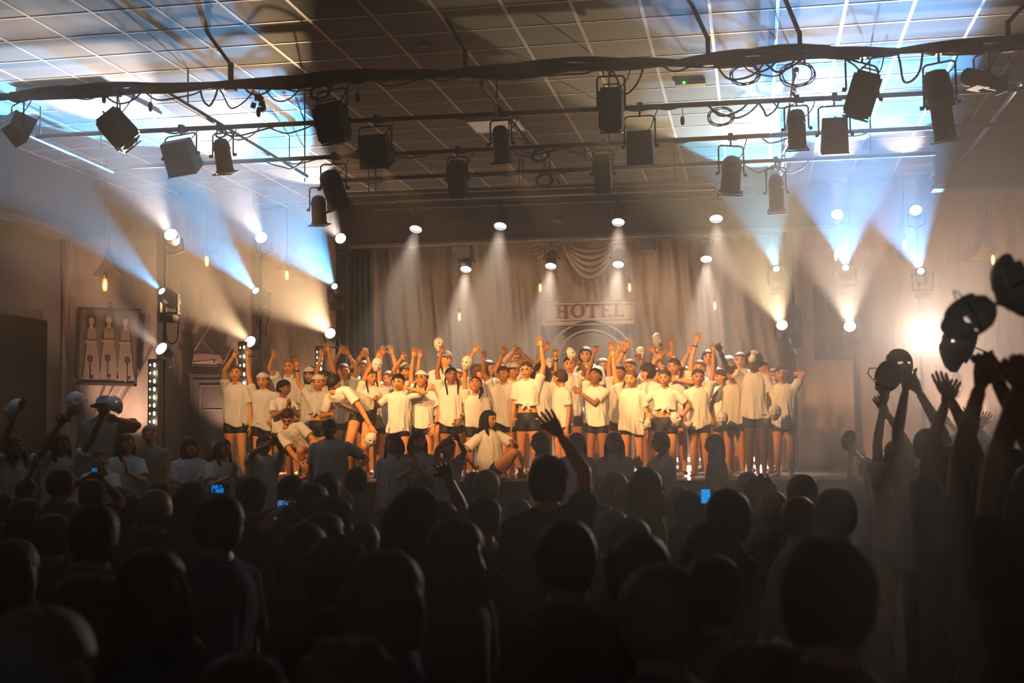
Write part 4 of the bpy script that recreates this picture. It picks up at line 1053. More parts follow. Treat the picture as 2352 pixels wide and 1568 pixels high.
def person(label, px, py, Y, face=0, body=None, skin='l', hair='pony', hc='brown', arms=(None, None), floor=None, pose='stand', pitch=0, tilt=0,
           top='tee', bottom='short', hem=.47, knot=False, lean=0.0, hipdx=0.0, hh=None, h=None, cap=False, glasses=False, choker=False, smile=False,
           group=None, hi=True, vox=.012, curl=(.25, .25), spread=(1, 1), seatz=None, hipoff=None, legs=None, pole=(None, None), hatc=None, build=1.0, sleeves=True, palm=(-1, -1), bracelet=None):
    """px,py: pixel of the top of the head; Y: distance down the hall. angles: 0 = facing the camera"""
    floor = STG if floor is None else floor
    body = face * .4 if body is None else body
    rs = np.random.default_rng(int(px * 31 + py * 7 + Y * 100) % (2**31))
    top_ = at(px, py, Y); hair_up = 1.07
    if h is None: h = (top_.z - floor) if pose == 'stand' else 1.7
    hh = hh or (0.215 if h < 1.5 else .228); s = hh / 2 / 1.04
    a = math.radians(body); S = V(math.cos(a), math.sin(a), 0); Fw = V(math.sin(a), -math.cos(a), 0); U = V(0, 0, 1)
    R = rot(face, pitch, tilt)
    Hc = V(top_.x, top_.y, top_.z - s * hair_up * 1.02)
    neck = Hc - U * s * (1.28 if hi else 1.12) + (R @ V(0, .22, 0)) * s
    bw = build
    if hipoff is not None: hip = neck + np.array(hipoff)
    elif pose == 'sit': hip = V(neck[0] + hipdx, neck[1], 0) - Fw * .06; hip[2] = max(.42, neck[2] - .54)
    else: hip = V(neck[0] + hipdx, neck[1], floor + .50 * h) - Fw * lean
    ax = nrm(neck - hip); S2 = nrm(S - ax * np.dot(S, ax))
    sh = neck - ax * .035 * h
    shw = .092 * h * bw + .008
    SL, SR = sh - S2 * shw, sh + S2 * shw
    body_mb = MB(); tl = np.linalg.norm(neck - hip)
    def ell(mb, levels, mi=0, n=14):
        rr = []
        for t, rx, ry, off in levels:
            cc = hip + ax * t * tl + Fw * off * h
            rr.append([cc + S2 * rx * h * bw * math.cos(2*PI*j/n) + np.cross(S2, ax) * ry * h * bw * math.sin(2*PI*j/n) for j in range(n)])
        mb.rings(rr, mi)
    ell(body_mb, [(-.12, .06, .05, 0), (0, .092, .065, 0), (.15, .088, .062, 0), (.38, .076, .055, 0), (.62, .09, .06, 0), (.82, .098, .058, 0), (.93, .07, .045, 0), (1.0, .035, .033, 0)])
    rcone(body_mb, sh, Hc - U * s * .35 + (R @ V(0, .15, 0)) * s, .036 * h * .92, .030 * h, 10)
    for sg in (-1, 1): rcone(body_mb, neck + ax * .012 * h, sh + S2 * sg * shw * .85, .030 * h, .026 * h, 9)
    # arms
    ua, fa, hl = .172 * h, .150 * h, .098 * h
    ends = []
    for i, (A, S0, sg) in enumerate(((arms[0], SL, -1), (arms[1], SR, 1))):
        pol = pole[i]
        if A is None:
            T = S0 + S2 * sg * (.035 * h + abs(rs.normal(0, .006))) - U * (ua + fa) * .985 + Fw * .02; pol = -Fw + S2 * sg * .3 if pol is None else pol; fd = None
        elif isinstance(A, str):
            if A == 'behind': T = Hc + (R @ V(sg * .55, .75, .0)) * s; pol = S2 * sg + U * .15
            elif A == 'hip': T = hip + S2 * sg * .1 * h + U * .05; pol = S2 * sg - Fw * .3
            elif A == 'clap': T = neck - U * .10 * h + Fw * .17 * h + S2 * sg * .018 * h; pol = S2 * sg - U * 1.2
            elif A == 'lap': T = hip + Fw * .2 * h + S2 * sg * .03 + U * .08; pol = S2 * sg - U * .3 - Fw * .4
            elif A == 'chest': T = neck - U * .16 * h + Fw * .10 * h - S2 * sg * .05 * h; pol = S2 * sg * .6 - U
            elif A == 'knee': T = hip + Fw * .30 * h + S2 * sg * .1 * h + U * .02; pol = S2 * sg * .5 - U
        else:
            dy = A[2] if len(A) > 2 else -.06
            q_ = at(A[0], A[1], Y + dy); hc_ = V(*q_)
            dr = nrm(hc_ - S0); T = hc_ - dr * hl * .45
            if len(A) < 3 and T[2] > S0[2] + .02:      # reach forward until the arm is nearly straight
                vd = nrm(V(*CAMP) - hc_)
                for k_ in range(40):
                    if np.linalg.norm(T - S0) > (ua + fa) * .955: break
                    T = T + vd * .012
            if pol is None: pol = (S2 * sg - Fw * .25 + (U * -.2 if hc_[2] > S0[2] else -U * .6))
        E, T = ik(S0, T, ua, fa, pol)
        rcone(body_mb, S0, E, .031 * h, .0235 * h, 9); rcone(body_mb, E, T, .0235 * h, .0165 * h, 9, bulge=.002 * h)
        ends.append((S0, E, T, sg))
    # legs
    hj = [hip - S * .048 * h * bw - ax * .01, hip + S * .048 * h * bw - ax * .01]
    feet = []
    for i, J in enumerate(hj):
        sg = -1 if i == 0 else 1
        if legs is not None:
            K, An = [np.array(J) * 0 + V(*at(*q_)) for q_ in legs[i]]
        elif pose == 'sit':
            K = J + Fw * .42 + S * sg * .07; K[2] = .47; An = K * 1.0; An[2] = .07; An = An + Fw * .04
        elif pose == 'kneel':
            K = J + Fw * .28 + S * sg * .05; K[2] = floor + .06; An = K - Fw * .38; An[2] = floor + .06
        else:
            st_ = .012 + .02 * rs.random(); An = V(J[0], J[1], floor + .045 * h) + S * sg * st_ - (V(hipdx, 0, 0) * .5) + Fw * (lean * .6 + rs.normal(0, .02))
            K = (J + An) / 2 + Fw * .02 + U * .012 * h + S * sg * .004
        rcone(body_mb, J, K, .058 * h * (.5 + .5 * bw), .036 * h, 11); rcone(body_mb, K, An, .035 * h, .020 * h, 10, bulge=.006 * h)
        ft = nrm(V(Fw[0], Fw[1], 0) + S * sg * .3)
        hz = An[2] - (floor + .02 * h) if abs(An[2] - floor) < .2 else .03 * h
        rcone(body_mb, An - U * hz * .75 - ft * .02 * h, An - U * hz * .95 + ft * .085 * h, .022 * h, .018 * h, 9)
        feet.append((An, ft)); 
        if i == 0: K0 = K; J0 = J
        else: K1 = K; J1 = J
    bv, bf = remesh(body_mb, vox)
    M = MB(); M.add(bv, bf.tolist())
    # head
    D, F, Hs = get_head(hi)
    M.add(Hs @ R.T * s + Hc, F)
    if hi:
        RM = Matrix(R.tolist())
        def Fp(x_, z_, out): return Hc + R @ (V(x_, surf(x_, z_) - out, z_) * s)
        for sx in (-1, 1):
            M.sphere(Fp(sx * .28, .03, -.03), (.135 * s, .07 * s, .062 * s), 10, 6, 1, RM)
            M.sphere(Fp(sx * .28 + .01, .03, .025), (.07 * s, .035 * s, .066 * s), 8, 5, 2, RM)
            M.tube([Fp(sx * x_, .10 + z_, .035) for x_, z_ in ((.12, -.02), (.20, .02), (.30, .03), (.40, .0), (.46, -.05))], [.012*s, .03*s, .03*s, .028*s, .01*s], 5, 2)
            M.tube([Fp(sx * x_, .25 + z_, .02) for x_, z_ in ((.12, -.02), (.22, .03), (.34, .04), (.47, -.03))], [.025*s, .045*s, .04*s, .014*s], 5, 4)
            M.sphere(Hc + R @ (V(sx * .74, .06, -.05) * s), (.07 * s, .13 * s, .19 * s), 8, 6, 0, RM)
            M.sphere(Fp(sx * .075, -.30, .01), (.035 * s, .02 * s, .022 * s), 6, 4, 2, RM)
        wd = .27 if smile else .19
        M.tube([Fp(x_, -.50 + (1.1 if smile else .1) * x_ * x_, .0) for x_ in (-wd, -wd*.5, 0, wd*.5, wd)], [.015*s, .062*s, .07*s, .062*s, .015*s], 6, 3)
        M.tube([Fp(x_, -.50 + (1.1 if smile else .1) * x_ * x_, .055) for x_ in (-wd*.8, -wd*.4, 0, wd*.4, wd*.8)], [.008*s, .016*s, .018*s, .016*s, .008*s] if not smile else [.012*s, .034*s, .04*s, .034*s, .012*s], 6, 5 if smile else 2)
    for i, (S0, E, T, sg) in enumerate(ends):
        fd = nrm(T - E); pm = V(0, -1, 0) * (-palm[i]) if False else V(0, palm[i] * 1.0, 0)
        A = arms[i]
        if A is None: pm = -S2 * sg; th = 1 if sg > 0 else -1; x_ = np.cross(fd, pm); th = 1 if np.dot(x_, Fw) > 0 else -1
        elif A == 'clap': pm = -S2 * sg; fd = nrm(U + Fw * .4 - S2 * sg * .1); x_ = np.cross(fd, pm); th = 1 if np.dot(x_, -Fw) > 0 else -1
        elif A in ('lap', 'knee', 'hip', 'chest', 'behind'): pm = -U if A in ('lap', 'knee') else -Fw; x_ = np.cross(fd, pm); th = 1 if np.dot(x_, -S2 * sg) > 0 else -1
        else: x_ = np.cross(fd, nrm(pm - fd * np.dot(pm, fd))); th = 1 if np.dot(x_, -S2 * sg) > 0 else -1
        hand(M, T + fd * .012 * h, fd, pm, hl * 1.05, curl[i], spread[i], th)
    loc = V(hip[0], hip[1], floor if floor is not None else 0)
    root = thing('person', label, 'person', Vector(loc), group)
    M.build('body', [M_SKIN[skin], M_EYEW, M_IRIS, M_LIP, M_HAIRS[hc], M_TEETH], root, True)
    # shirt
    if top:
        tm = MB(); hemt = ((hem - .50) * h) / tl if hipoff is None and pose == 'stand' else -.05
        if knot: hemt = (.125 * h) / tl
        w0 = 1.0
        lv = []
        for t, rx, ry in ((hemt, .112, .080), (hemt + (.45 - hemt) * .5, .107, .077), (.45, .104, .074), (.70, .107, .073), (.86, .104, .066), (.95, .072, .052), (1.01, .044, .042)):
            if knot and t < .3: rx, ry = rx * .92, ry * .95
            lv.append((t, rx + .004, ry + .004, 0))
        ell(tm, lv)
        for sg in (-1, 1): rcone(tm, neck - ax * .004 * h + S2 * sg * .02 * h, sh + S2 * sg * shw * .85, .033 * h, .032 * h, 9)
        for S0, E, T, sg in ends:
            d = nrm(E - S0); L = np.linalg.norm(E - S0)
            if sleeves:
                rcone(tm, S0 - d * .01 * h, S0 + d * L * (.72 if d[2] < .2 else .5), .038 * h, .044 * h if d[2] < .2 else .047 * h, 11, True); tm.sphere(S0 - V(0, 0, .006 * h), .037 * h, 9, 6)
            else: tm.sphere(S0, .036 * h, 9, 6)
            if d[2] > .2 and sleeves:
                rb = hip + ax * tl * .62 + S2 * sg * .075 * h * bw; rcone(tm, rb, S0 + d * L * .45, .035 * h, .036 * h, 9)
        if knot:
            kp = hip + ax * tl * (hemt + .03) + Fw * .085 * h + S2 * .01; tm.sphere(kp, (.022 * h, .018 * h, .018 * h), 8, 6)
            for e_ in (-1, 1): rcone(tm, kp, kp + V(0, 0, -.035 * h) + S2 * e_ * .03 * h, .008 * h, .014 * h, 6)
        tv, tf = remesh(tm, vox, 2)
        # hanging folds
        rel = tv - hip; tt = rel @ ax / tl; rad = rel - np.outer(rel @ ax, ax); an = np.arctan2(rad @ S2, rad @ Fw)
        ph = rs.uniform(0, 6, 5); wgt = np.clip(1.05 - tt, 0, 1.1)
        if knot: wgt = np.clip(.9 - tt, 0, 1)
        dd = (np.sin(an * 5 + ph[0] + tt * 3) * .5 + np.sin(an * 9 + ph[1] - tt * 4) * .35 + np.sin(an * 3 + tt * 9 + ph[2]) * .4 + .25 * np.sin(an * 16 + ph[3] + 6 * tt))
        rn = rad / (np.linalg.norm(rad, axis=1)[:, None] + 1e-6)
        dd = np.where(dd < -.15, -.15 + (dd + .15) * .25, dd)
        tv = tv + rn * (dd * wgt * .014 * h)[:, None] * (np.linalg.norm(rad, axis=1) < .16 * h)[:, None]
        tv[:, 2] += np.where((tt < hemt + .12), .010 * h * np.sin(an * 2 + ph[4]), 0)
        for S0, E, T, sg in ends:      # the hem rises on the side of a lifted arm
            if nrm(E - S0)[2] > .2 and not knot:
                sc_ = np.clip((rel @ S2) * sg / (.11 * h), -.3, 1); tv[:, 2] += .030 * h * sc_ * np.clip(1 - tt / .75, 0, 1)
        sm_ = MB(); sm_.add(tv, tf.tolist()); sm_.build('t_shirt', cmat(top), root, True)
    if bottom:
        bm = MB(); topz = .13 if not knot else .14
        ell(bm, [(-.14, .084, .066, 0), (0, .101, .074, 0), (topz, .097, .070, 0), (.20, .084, .064, 0)] if knot else [(-.14, .080, .062, 0), (0, .097, .070, 0), (topz, .090, .065, 0), (.20, .080, .060, 0)])
        Ls = .42 if bottom == 'short' else .93
        for J, K, (An, _) in ((J0, K0, feet[0]), (J1, K1, feet[1])):
            if bottom == 'short': rcone(bm, J, J + (K - J) * Ls, .061 * h, .058 * h, 11, True)
            else: rcone(bm, J, K, .064 * h, .048 * h, 11); rcone(bm, K, An, .048 * h, .036 * h, 10, True)
        v_, f_ = remesh(bm, vox * 1.1, 1); b2 = MB(); b2.add(v_, f_.tolist())
        b2.build('shorts' if bottom == 'short' else 'trousers', M_SHORT if bottom == 'short' else cmat(bottom if bottom != 'long' else 'dgrey'), root, True)
    if hair and hair != 'none':
        hm = hair_mesh(hair, R, Hc, s, rs, hi or Y < 9, not hi); o = hm.build('hair', M_HAIRS[hc], root, True)
        so = o.modifiers.new('thickness', 'SOLIDIFY'); so.thickness = .006; so.offset = -1
    W = lambda *p: Hc + R @ (np.array(p, float) * s)
    if cap:
        cm = MB(); rr = []
        for z, wx, wy in ((.50, .80, .98), (.62, .82, 1.0), (.88, .66, .88), (1.06, .30, .62), (1.12, .06, .42)):
            rr.append([W(wx * math.cos(2*PI*j/16), .06 + wy * math.sin(2*PI*j/16), z + .06 * abs(math.sin(2*PI*j/16))) for j in range(16)])
        cm.rings(rr)
        rr = [[W(k_ * .86 * math.cos(2*PI*j/16), .06 + k_ * 1.04 * math.sin(2*PI*j/16), z) for j in range(16)] for z, k_ in ((.44, .97), (.46, 1.0), (.72, 1.0), (.74, .95))]
        cm.rings(rr)
        cm.build('side_cap', M_CAPW, root, 'auto')
    if hatc:
        cm = MB(); rr = []
        for z, wx in ((.15, 1.45), (.17, 1.5), (.42, .95), (.9, .84), (1.2, .55), (1.28, .1)):
            rr.append([W(wx * math.cos(2*PI*j/18), wx * 1.05 * math.sin(2*PI*j/18), z) for j in range(18)])
        cm.rings(rr); cm.build('sun_hat', cmat(hatc), root, True)
    if glasses:
        gm = MB()
        for sx in (-1, 1):
            gm.tube([W(sx * .28 + .19 * math.cos(2*PI*k/12), -.92, .02 + .15 * math.sin(2*PI*k/12)) for k in range(13)], .02 * s, 5)
            gm.tube([W(sx * .47, -.90, .06), W(sx * .74, 0, .05)], .02 * s, 4)
        gm.tube([W(-.1, -.93, .05), W(.1, -.93, .05)], .02 * s, 4)
        gm.build('glasses', M_BLACK, root, True)
    if choker:
        gm = MB(); cc = Hc - U * s * 1.22 + (R @ V(0, .2, 0)) * s
        pts = [cc + V(.036 * h * math.cos(2*PI*k/16), .036 * h * math.sin(2*PI*k/16), 0) for k in range(17)]
        gm.tube(pts, .0045 * h, 6); gm.build('choker', M_RUB, root, True)
    if bracelet is not None:
        S0, E, T, sg = ends[bracelet]; fd = nrm(T - E); gm = MB()
        gm.lathe([(.021 * h, 0), (.0225 * h, .006), (.0225 * h, .012), (.021 * h, .018)], frame(Vector(T - fd * .03 * h), Vector(fd)), 12, cap=False); gm.build('wristband', M_RUB, root, True)
    info = dict(root=root, Hc=Hc, R=R, s=s, ends=ends, h=h, hl=hl, hip=hip, Fw=Fw, S=S2, neck=neck, ax=ax)
    PEOPLE.append(info); return info
M_MASK = mat('white_mask', (.80, .78, .74), .35, var=(7, .03)); M_STRAP = M_RUB
def mask(label, c, R, s=.105, group='white face masks'):
    """full face mask; c centre, R columns side/back/up"""
    D, F, Hs = get_head(True); keep = []
    for q_ in F:
        d = Hs[list(q_)].mean(0)
        if d[1] > -.12 or d[2] < -.97: continue
        if ((abs(d[0]) - .27) / .12) ** 2 + ((d[2] - .03) / .065) ** 2 < 1: continue
        keep.append(q_)
    P = Hs * np.array([1.04, 1.0, 1.0]); P = P + np.array([0, .45, 0])
    c = np.asarray(c, float); mb = MB(); mb.add(P @ R.T * s + c, keep)
    root = thing('face_mask', label, 'mask', Vector(c), group)
    o = mb.build('shell', M_MASK, root, True); so = o.modifiers.new('thickness', 'SOLIDIFY'); so.thickness = .003
    st_ = MB(); st_.tube([c + R @ (V(x_, y_ + .45, .05) * s) for x_, y_ in ((-.74, -.1), (-.78, .5), (-.4, .95), (.4, .95), (.78, .5), (.74, -.1))], .03 * s, 5)
    st_.build('elastic', M_STRAP, root, True)
    return root
def mask_in_hand(label, info, side, off=(0, 0), face=0, pitch=0, tilt=0, s=.105):
    S0, E, T, sg = info['ends'][side]; fd = nrm(T - E)
    c = T + fd * info['hl'] * .55 + V(off[0], -.05, off[1]); return mask(label, c, rot(face, pitch, tilt), s)
# ------------------------------------------------------------------ the performers on stage
G1 = 'performers in white shirts on the stage'
def P(label, px, py, Y, **k):
    k.setdefault('group', G1); return person(label, px, py, Y, **k)
# front row and those just behind, left to right
a1 = P('blond child in loose white t-shirt at left end of stage, one arm up', 541, 838, 16.5, face=12, skin='l', hair='bun', hc='light', arms=((536, 812), None), pitch=-8, choker=True, spread=(1.3, 1))
a2 = P('child in white side cap and t-shirt, left arm stretched up under the lamp', 604, 856, 16.5, face=5, hair='short', hc='light', arms=((566, 808), (634, 968)), cap=True, spread=(1.3, 1), curl=(.1, .3))
a3 = P('girl with dark braids behind the white caps, hand raised wide open', 664, 823, 17.5, face=5, hair='braids', hc='blond', arms=((624, 809), None), choker=True, spread=(1.4, 1), curl=(.1, .3))
a4 = P('dark haired girl in white side cap behind the knotted shirt boy', 713, 842, 17.3, face=-5, hair='bob', hc='brown', skin='m', cap=True)
a5 = P('boy in white side cap with knotted shirt and bare belly', 731, 860, 16.45, face=3, hair='short', hc='light', arms=((678, 835), None), cap=True, knot=True, smile=True, bracelet=0)
a6 = P('small dark child in white shirt turned right, hands clapping', 652, 872, 15.95, face=75, body=40, skin='t', hair='short', hc='black', arms=('clap', 'clap'))
# bending woman
w8 = P('woman with bun bending forward in white t-shirt and black shorts', 768, 858, 16.1, h=1.62, face=-20, body=5, pitch=70, skin='m', hair='bun', hc='black', hipoff=(.26, .42, -.20), arms=((757, 962), (856, 985)),
       legs=(((801, 1020, 16.2), (806, 1082, 16.4)), ((838, 1025, 16.2), (838, 1085, 16.4))), top='tee')
w7 = P('woman crouching at stage edge looking down, dark hair, white t-shirt', 660, 937, 15.8, h=1.55, face=15, body=10, pitch=40, skin='m', hair='pony', hc='dark', hipoff=(.20, .32, -.30), arms=((699, 1075), (712, 1062)),
       legs=(((690, 1035, 15.7), (700, 1085, 15.9)), ((728, 1020, 15.75), (716, 1088, 15.95))))
P('tall girl hidden by the bending woman, both arms straight up', 745, 850, 17.2, face=0, hair='long', hc='brown', skin='m', arms=((738, 812), (752, 790)), curl=(.3, .3))
P('girl behind the bending woman with two hands up, hair in bun', 789, 834, 17.8, face=20, hair='bun', hc='brown', skin='m', arms=((780, 802), (800, 806)))
P('girl in headband beside braided girl, open hand raised', 837, 827, 18.2, face=5, hair='pony', hc='brown', arms=((831, 808), None))
P('child peeking between bending woman and headband girl', 812, 846, 18.0, face=-10, hair='short', hc='brown', arms=(None, (845, 812)))
a12 = P('girl with long dark braids holding a mask up, turned right', 853, 848, 17.0, face=45, skin='m', hair='braids', hc='brown', arms=((868, 815), (880, 925)), hem=.46)
P('child behind the masks with both hands spread high', 893, 852, 17.8, face=-5, hair='short', hc='light', arms=((877, 808), (900, 806)), spread=(1.3, 1.3))
a14 = P('girl in white side cap with brown hair, mouth open, behind black haired boy', 933, 833, 17.4, face=-5, hair='bob', hc='light', arms=((922, 815), None), cap=True)
a15 = P('black haired child in wide white t-shirt, one hand held out low', 915, 858, 16.2, face=0, skin='l', hair='short', hc='black', arms=((852, 924, -.1), (940, 885, -.15)), curl=(.3, .8), hem=.44)
a16 = P('girl in white side cap and glasses looking up, arm raised', 968, 852, 16.4, face=-8, pitch=-15, skin='m', hair='braids', hc='dark', arms=((949, 812), (998, 988)), cap=True, glasses=True, bracelet=1)
P('child behind glasses girl with one bent hand raised', 985, 858, 17.8, face=10, hair='short', hc='light', arms=((963, 815), None))
a17 = P('tall girl with braid and white cap turned right, behind dark child', 1022, 806, 17.6, face=55, hair='braids', hc='brown', arms=(None, 'chest'), cap=True, smile=True)
a18 = P('brown skinned girl with braids looking right, left arm straight up', 1036, 843, 16.35, face=25, pitch=-8, skin='t', hair='braids', hc='black', arms=((1012, 805), (1057, 972)), bracelet=1)
P('smiling freckled child between brown skinned girl and mask', 1052, 848, 17.5, face=10, hair='short', hc='red', smile=True)
a19 = P('girl with dark ponytail looking up and holding a mask high', 1092, 864, 16.3, face=5, pitch=-28, skin='m', hair='side', hc='dark', arms=((1071, 815), None), hem=.49)
P('curly haired child in profile behind the ponytail girl', 1098, 838, 17.2, face=60, hair='curly', hc='light', arms=((1088, 802), None))
P('girl in profile with long dark hair and bare shoulder, behind fist boy', 1122, 827, 18.0, face=70, hair='long', hc='dark', arms=(None, 'chest'))
a22 = P('grinning boy with raised fist and loose white t-shirt', 1156, 840, 16.5, face=-5, skin='m', hair='short', hc='brown', arms=((1108, 812), None), smile=True, curl=(1.3, .3), choker=True, tilt=-6, build=1.08)
P('child in white cap behind the grinning boy, looking right', 1178, 832, 17.2, face=50, skin='m', hair='short', hc='black', arms=((1153, 805), None), cap=True)
P('smiling woman with hair tied back and both hands on high', 1190, 805, 18.2, face=3, hair='bun', hc='brown', arms=((1182, 797), (1194, 800)), smile=True, h=1.7)
a26 = P('girl in glasses with knotted white shirt and bare belly, arm up', 1209, 830, 16.25, face=-5, skin='l', hair='pony', hc='brown', arms=(None, (1244, 788)), knot=True, glasses=True, choker=True, spread=(1, 1.3))
P('child with dark fringe right of the glasses girl', 1242, 834, 17.4, face=8, skin='m', hair='bob', hc='dark', arms=(None, None))
P('child in white cap with dark hair, single arm straight up', 1265, 822, 17.6, face=30, hair='short', hc='black', arms=((1252, 793), None), cap=True)
a29 = P('child seen from the side in wide white t-shirt, face behind raised arm', 1287, 848, 16.3, face=-115, body=-60, skin='m', hair='short', hc='brown', arms=((1276, 803, -.15), None), build=1.15, bracelet=0, spread=(1.3, 1))
a30 = P('dark haired girl with necklace holding a mask near her face', 1308, 817, 17.4, face=5, hair='bun', hc='dark', arms=(None, (1326, 818)), bracelet=1)
P('child peeping left of the tall smiling woman', 1334, 842, 18.0, face=10, hair='pony', hc='brown')
a31 = P('tall smiling young woman with long dark hair in the middle', 1345, 796, 18.0, face=0, hair='long', hc='dark', smile=True, choker=True)
a32 = P('boy in white t-shirt looking up with pointing arm raised', 1367, 845, 16.5, face=-20, pitch=-18, skin='t', hair='short', hc='black', arms=((1366, 800), (1325, 905, -.15)), curl=(.6, .3), palm=(-1, -1))
P('fair girl with wavy hair behind the pointing boy', 1385, 822, 18.2, face=5, hair='long', hc='light')
P('girl half hidden behind tall raised arm, looking left', 1423, 838, 17.3, face=-20, skin='m', hair='braids', hc='brown', arms=((1403, 795), None), spread=(1.3, 1))
a35 = P('girl in very loose white t-shirt right of middle, arm high', 1449, 850, 16.25, face=-10, hair='bun', hc='light', arms=((1406, 812), None), hem=.41, build=1.1)
P('fair girl with hair pulled back, braceleted arm raised high', 1447, 824, 17.8, face=-10, hair='bun', hc='light', arms=((1438, 790), (1470, 815)), bracelet=0, spread=(1.5, 1.3), curl=(.1, .2))
P('child hidden between raised arms, both hands close together', 1418, 842, 18.3, face=0, hair='short', hc='light', arms=((1422, 797), (1432, 800)))
a37 = P('boy with dark curls turned left in white t-shirt', 1487, 836, 16.9, face=-60, body=-30, skin='m', hair='curly', hc='dark')
P('child behind the curly boy with arm straight up', 1508, 845, 17.8, face=5, hair='short', hc='light', arms=((1511, 816), (1493, 782)))
a40 = P('girl with knotted white shirt, bare belly and both arms down', 1527, 848, 16.2, face=-12, skin='m', hair='bun', hc='brown', arms=((1482, 958), (1563, 972)), knot=True, smile=True, bracelet=1, choker=True)
a41 = P('taller girl with curly ponytail, hand near mouth', 1548, 822, 17.1, face=-15, skin='m', hair='side', hc='brown', arms=(None, (1547, 870, -.2)))
P('child far back with pale headband and tall raised arm', 1518, 838, 18.4, face=0, hair='short', hc='light', arms=((1517, 775), (1543, 775)), bracelet=0)
P('child in back row right of the pale headband, pointing fingers up', 1575, 840, 18.3, face=-5, hair='pony', hc='brown', arms=((1583, 803), (1530, 803)), curl=(.2, .2))
P('fair child whose long arm is the highest on the right', 1607, 826, 17.7, face=-10, hair='bun', hc='light', arms=((1601, 770), None), bracelet=0)
P('young woman with dark hair centre parted, back row right', 1628, 802, 18.3, face=-5, skin='l', hair='long', hc='dark')
a44 = P('girl in slanting white t-shirt joining hands with the tall masked child', 1603, 846, 16.35, face=12, skin='m', hair='bun', hc='brown', arms=(None, (1640, 798)), hem=.45, choker=True)
P('child in profile between the joined arms, looking left', 1656, 846, 17.2, face=-60, skin='m', hair='braids', hc='brown')
P('child far back with grey headband beside joined hands', 1673, 817, 18.4, face=-5, hair='bob', hc='grey')
a46 = P('child in long white t-shirt with mask at the hip, face behind arm', 1683, 840, 16.55, face=-10, skin='m', hair='bun', hc='brown', arms=((1637, 972), None))
P('tall woman with brown hair behind the masked child', 1700, 808, 18.2, face=-5, hair='pony', hc='brown', smile=False)
a47 = P('tall dark skinned child with mask pushed up on the hair', 1731, 810, 16.3, h=1.50, face=-12, skin='d', hair='afro', hc='black', arms=((1647, 800), (1762, 968)), bracelet=0)
P('child with bun just right of the masked child', 1752, 830, 17.2, face=40, skin='m', hair='bun', hc='brown')
a50 = P('girl at right end with both hands behind her head', 1796, 838, 16.25, face=-5, skin='m', hair='braids' if False else 'bun', hc='dark', arms=('behind', 'behind'), hem=.44)
P('child in black shoes hidden behind the rightmost girl', 1778, 845, 18.6, face=0, hair='short', hc='dark')
pb = P('person behind the cloth edge at right, only a hand with a white roll showing', 1862, 760, 21.1, face=-20, hair='short', hc='dark', h=1.7, arms=((1834, 812), None), spread=(.5, 1), curl=(1.2, .3))
m_ = MB(); m_.tube([at(1831, 812, 20.9), at(1814, 776, 20.9)], .03, 12); m_.own('paper_roll', M_WHITEP, at(1831, 812, 20.9), 'auto', label='white roll held out past the cloth edge at right', cat='roll')
# seated woman on the stage edge
ws = P('woman with long wet curls sitting on stage edge, knees up, looking right', 1122, 942, 15.75, h=1.62, face=70, body=55, skin='m', hair='long', hc='black', hipoff=(.06, .04, -.54), arms=((1083, 1078), (1190, 1020, -.1)),
       legs=(((1180, 1040, 15.6), (1150, 1090, 15.7)), ((1162, 1012, 15.95), (1198, 1083, 16.0))), seatz=STG, bracelet=0)
# masks carried by the performers
def free_mask(label, px, py, Y, face=0, pitch=0, tilt=0, s=.10): return mask(label, V(*at(px, py, Y)), rot(face, pitch, tilt), s)
free_mask('white mask tilted in front of the braided girl raised hand', 867, 838, 16.85, 25, 0, 15)
free_mask('upright white mask held above the tall girl with white cap', 1011, 790, 17.3, 35, -15, 8, .105)
free_mask('white mask held before the ponytail girl raised arm', 1070, 833, 16.15, -20, 0, 12)
free_mask('white mask in the hand of the necklace girl', 1314, 812, 17.2, 65, 0, -10, .095)
free_mask('white mask worn on the forehead of the capped dark haired child', 1263, 832, 17.45, 25, -20, 0, .08)
free_mask('pale mask waved behind the braceleted hand', 1474, 809, 17.7, 30, 0, -12, .085)
free_mask('white mask high in the back row behind a braceleted wrist', 1512, 780, 18.2, 50, 0, 5, .10)
free_mask('white mask hanging from the hand of the bending woman', 852, 1012, 15.9, 40, 10, 15, .10)
free_mask('white mask on the wrist of the knotted shirt girl', 1555, 962, 16.05, 60, 0, -18, .10)
free_mask('white mask lying sideways behind the knotted shirt girl hand', 1577, 978, 16.2, 70, 30, 50, .085)
free_mask('white mask beside the belly girl left hand', 1488, 975, 16.1, 80, 0, 20, .085)
free_mask('white mask on the hip of the child in long t-shirt', 1658, 962, 16.25, 0, 0, 5, .10)
free_mask('white mask on the hip of the rightmost girl', 1780, 947, 15.95, 0, 0, 4, .10)
mm = a47; mask('white mask pushed up onto dark curls of the tall child', mm['Hc'] + V(-.005, -.06, .085), rot(-15, -38, 10), .098)
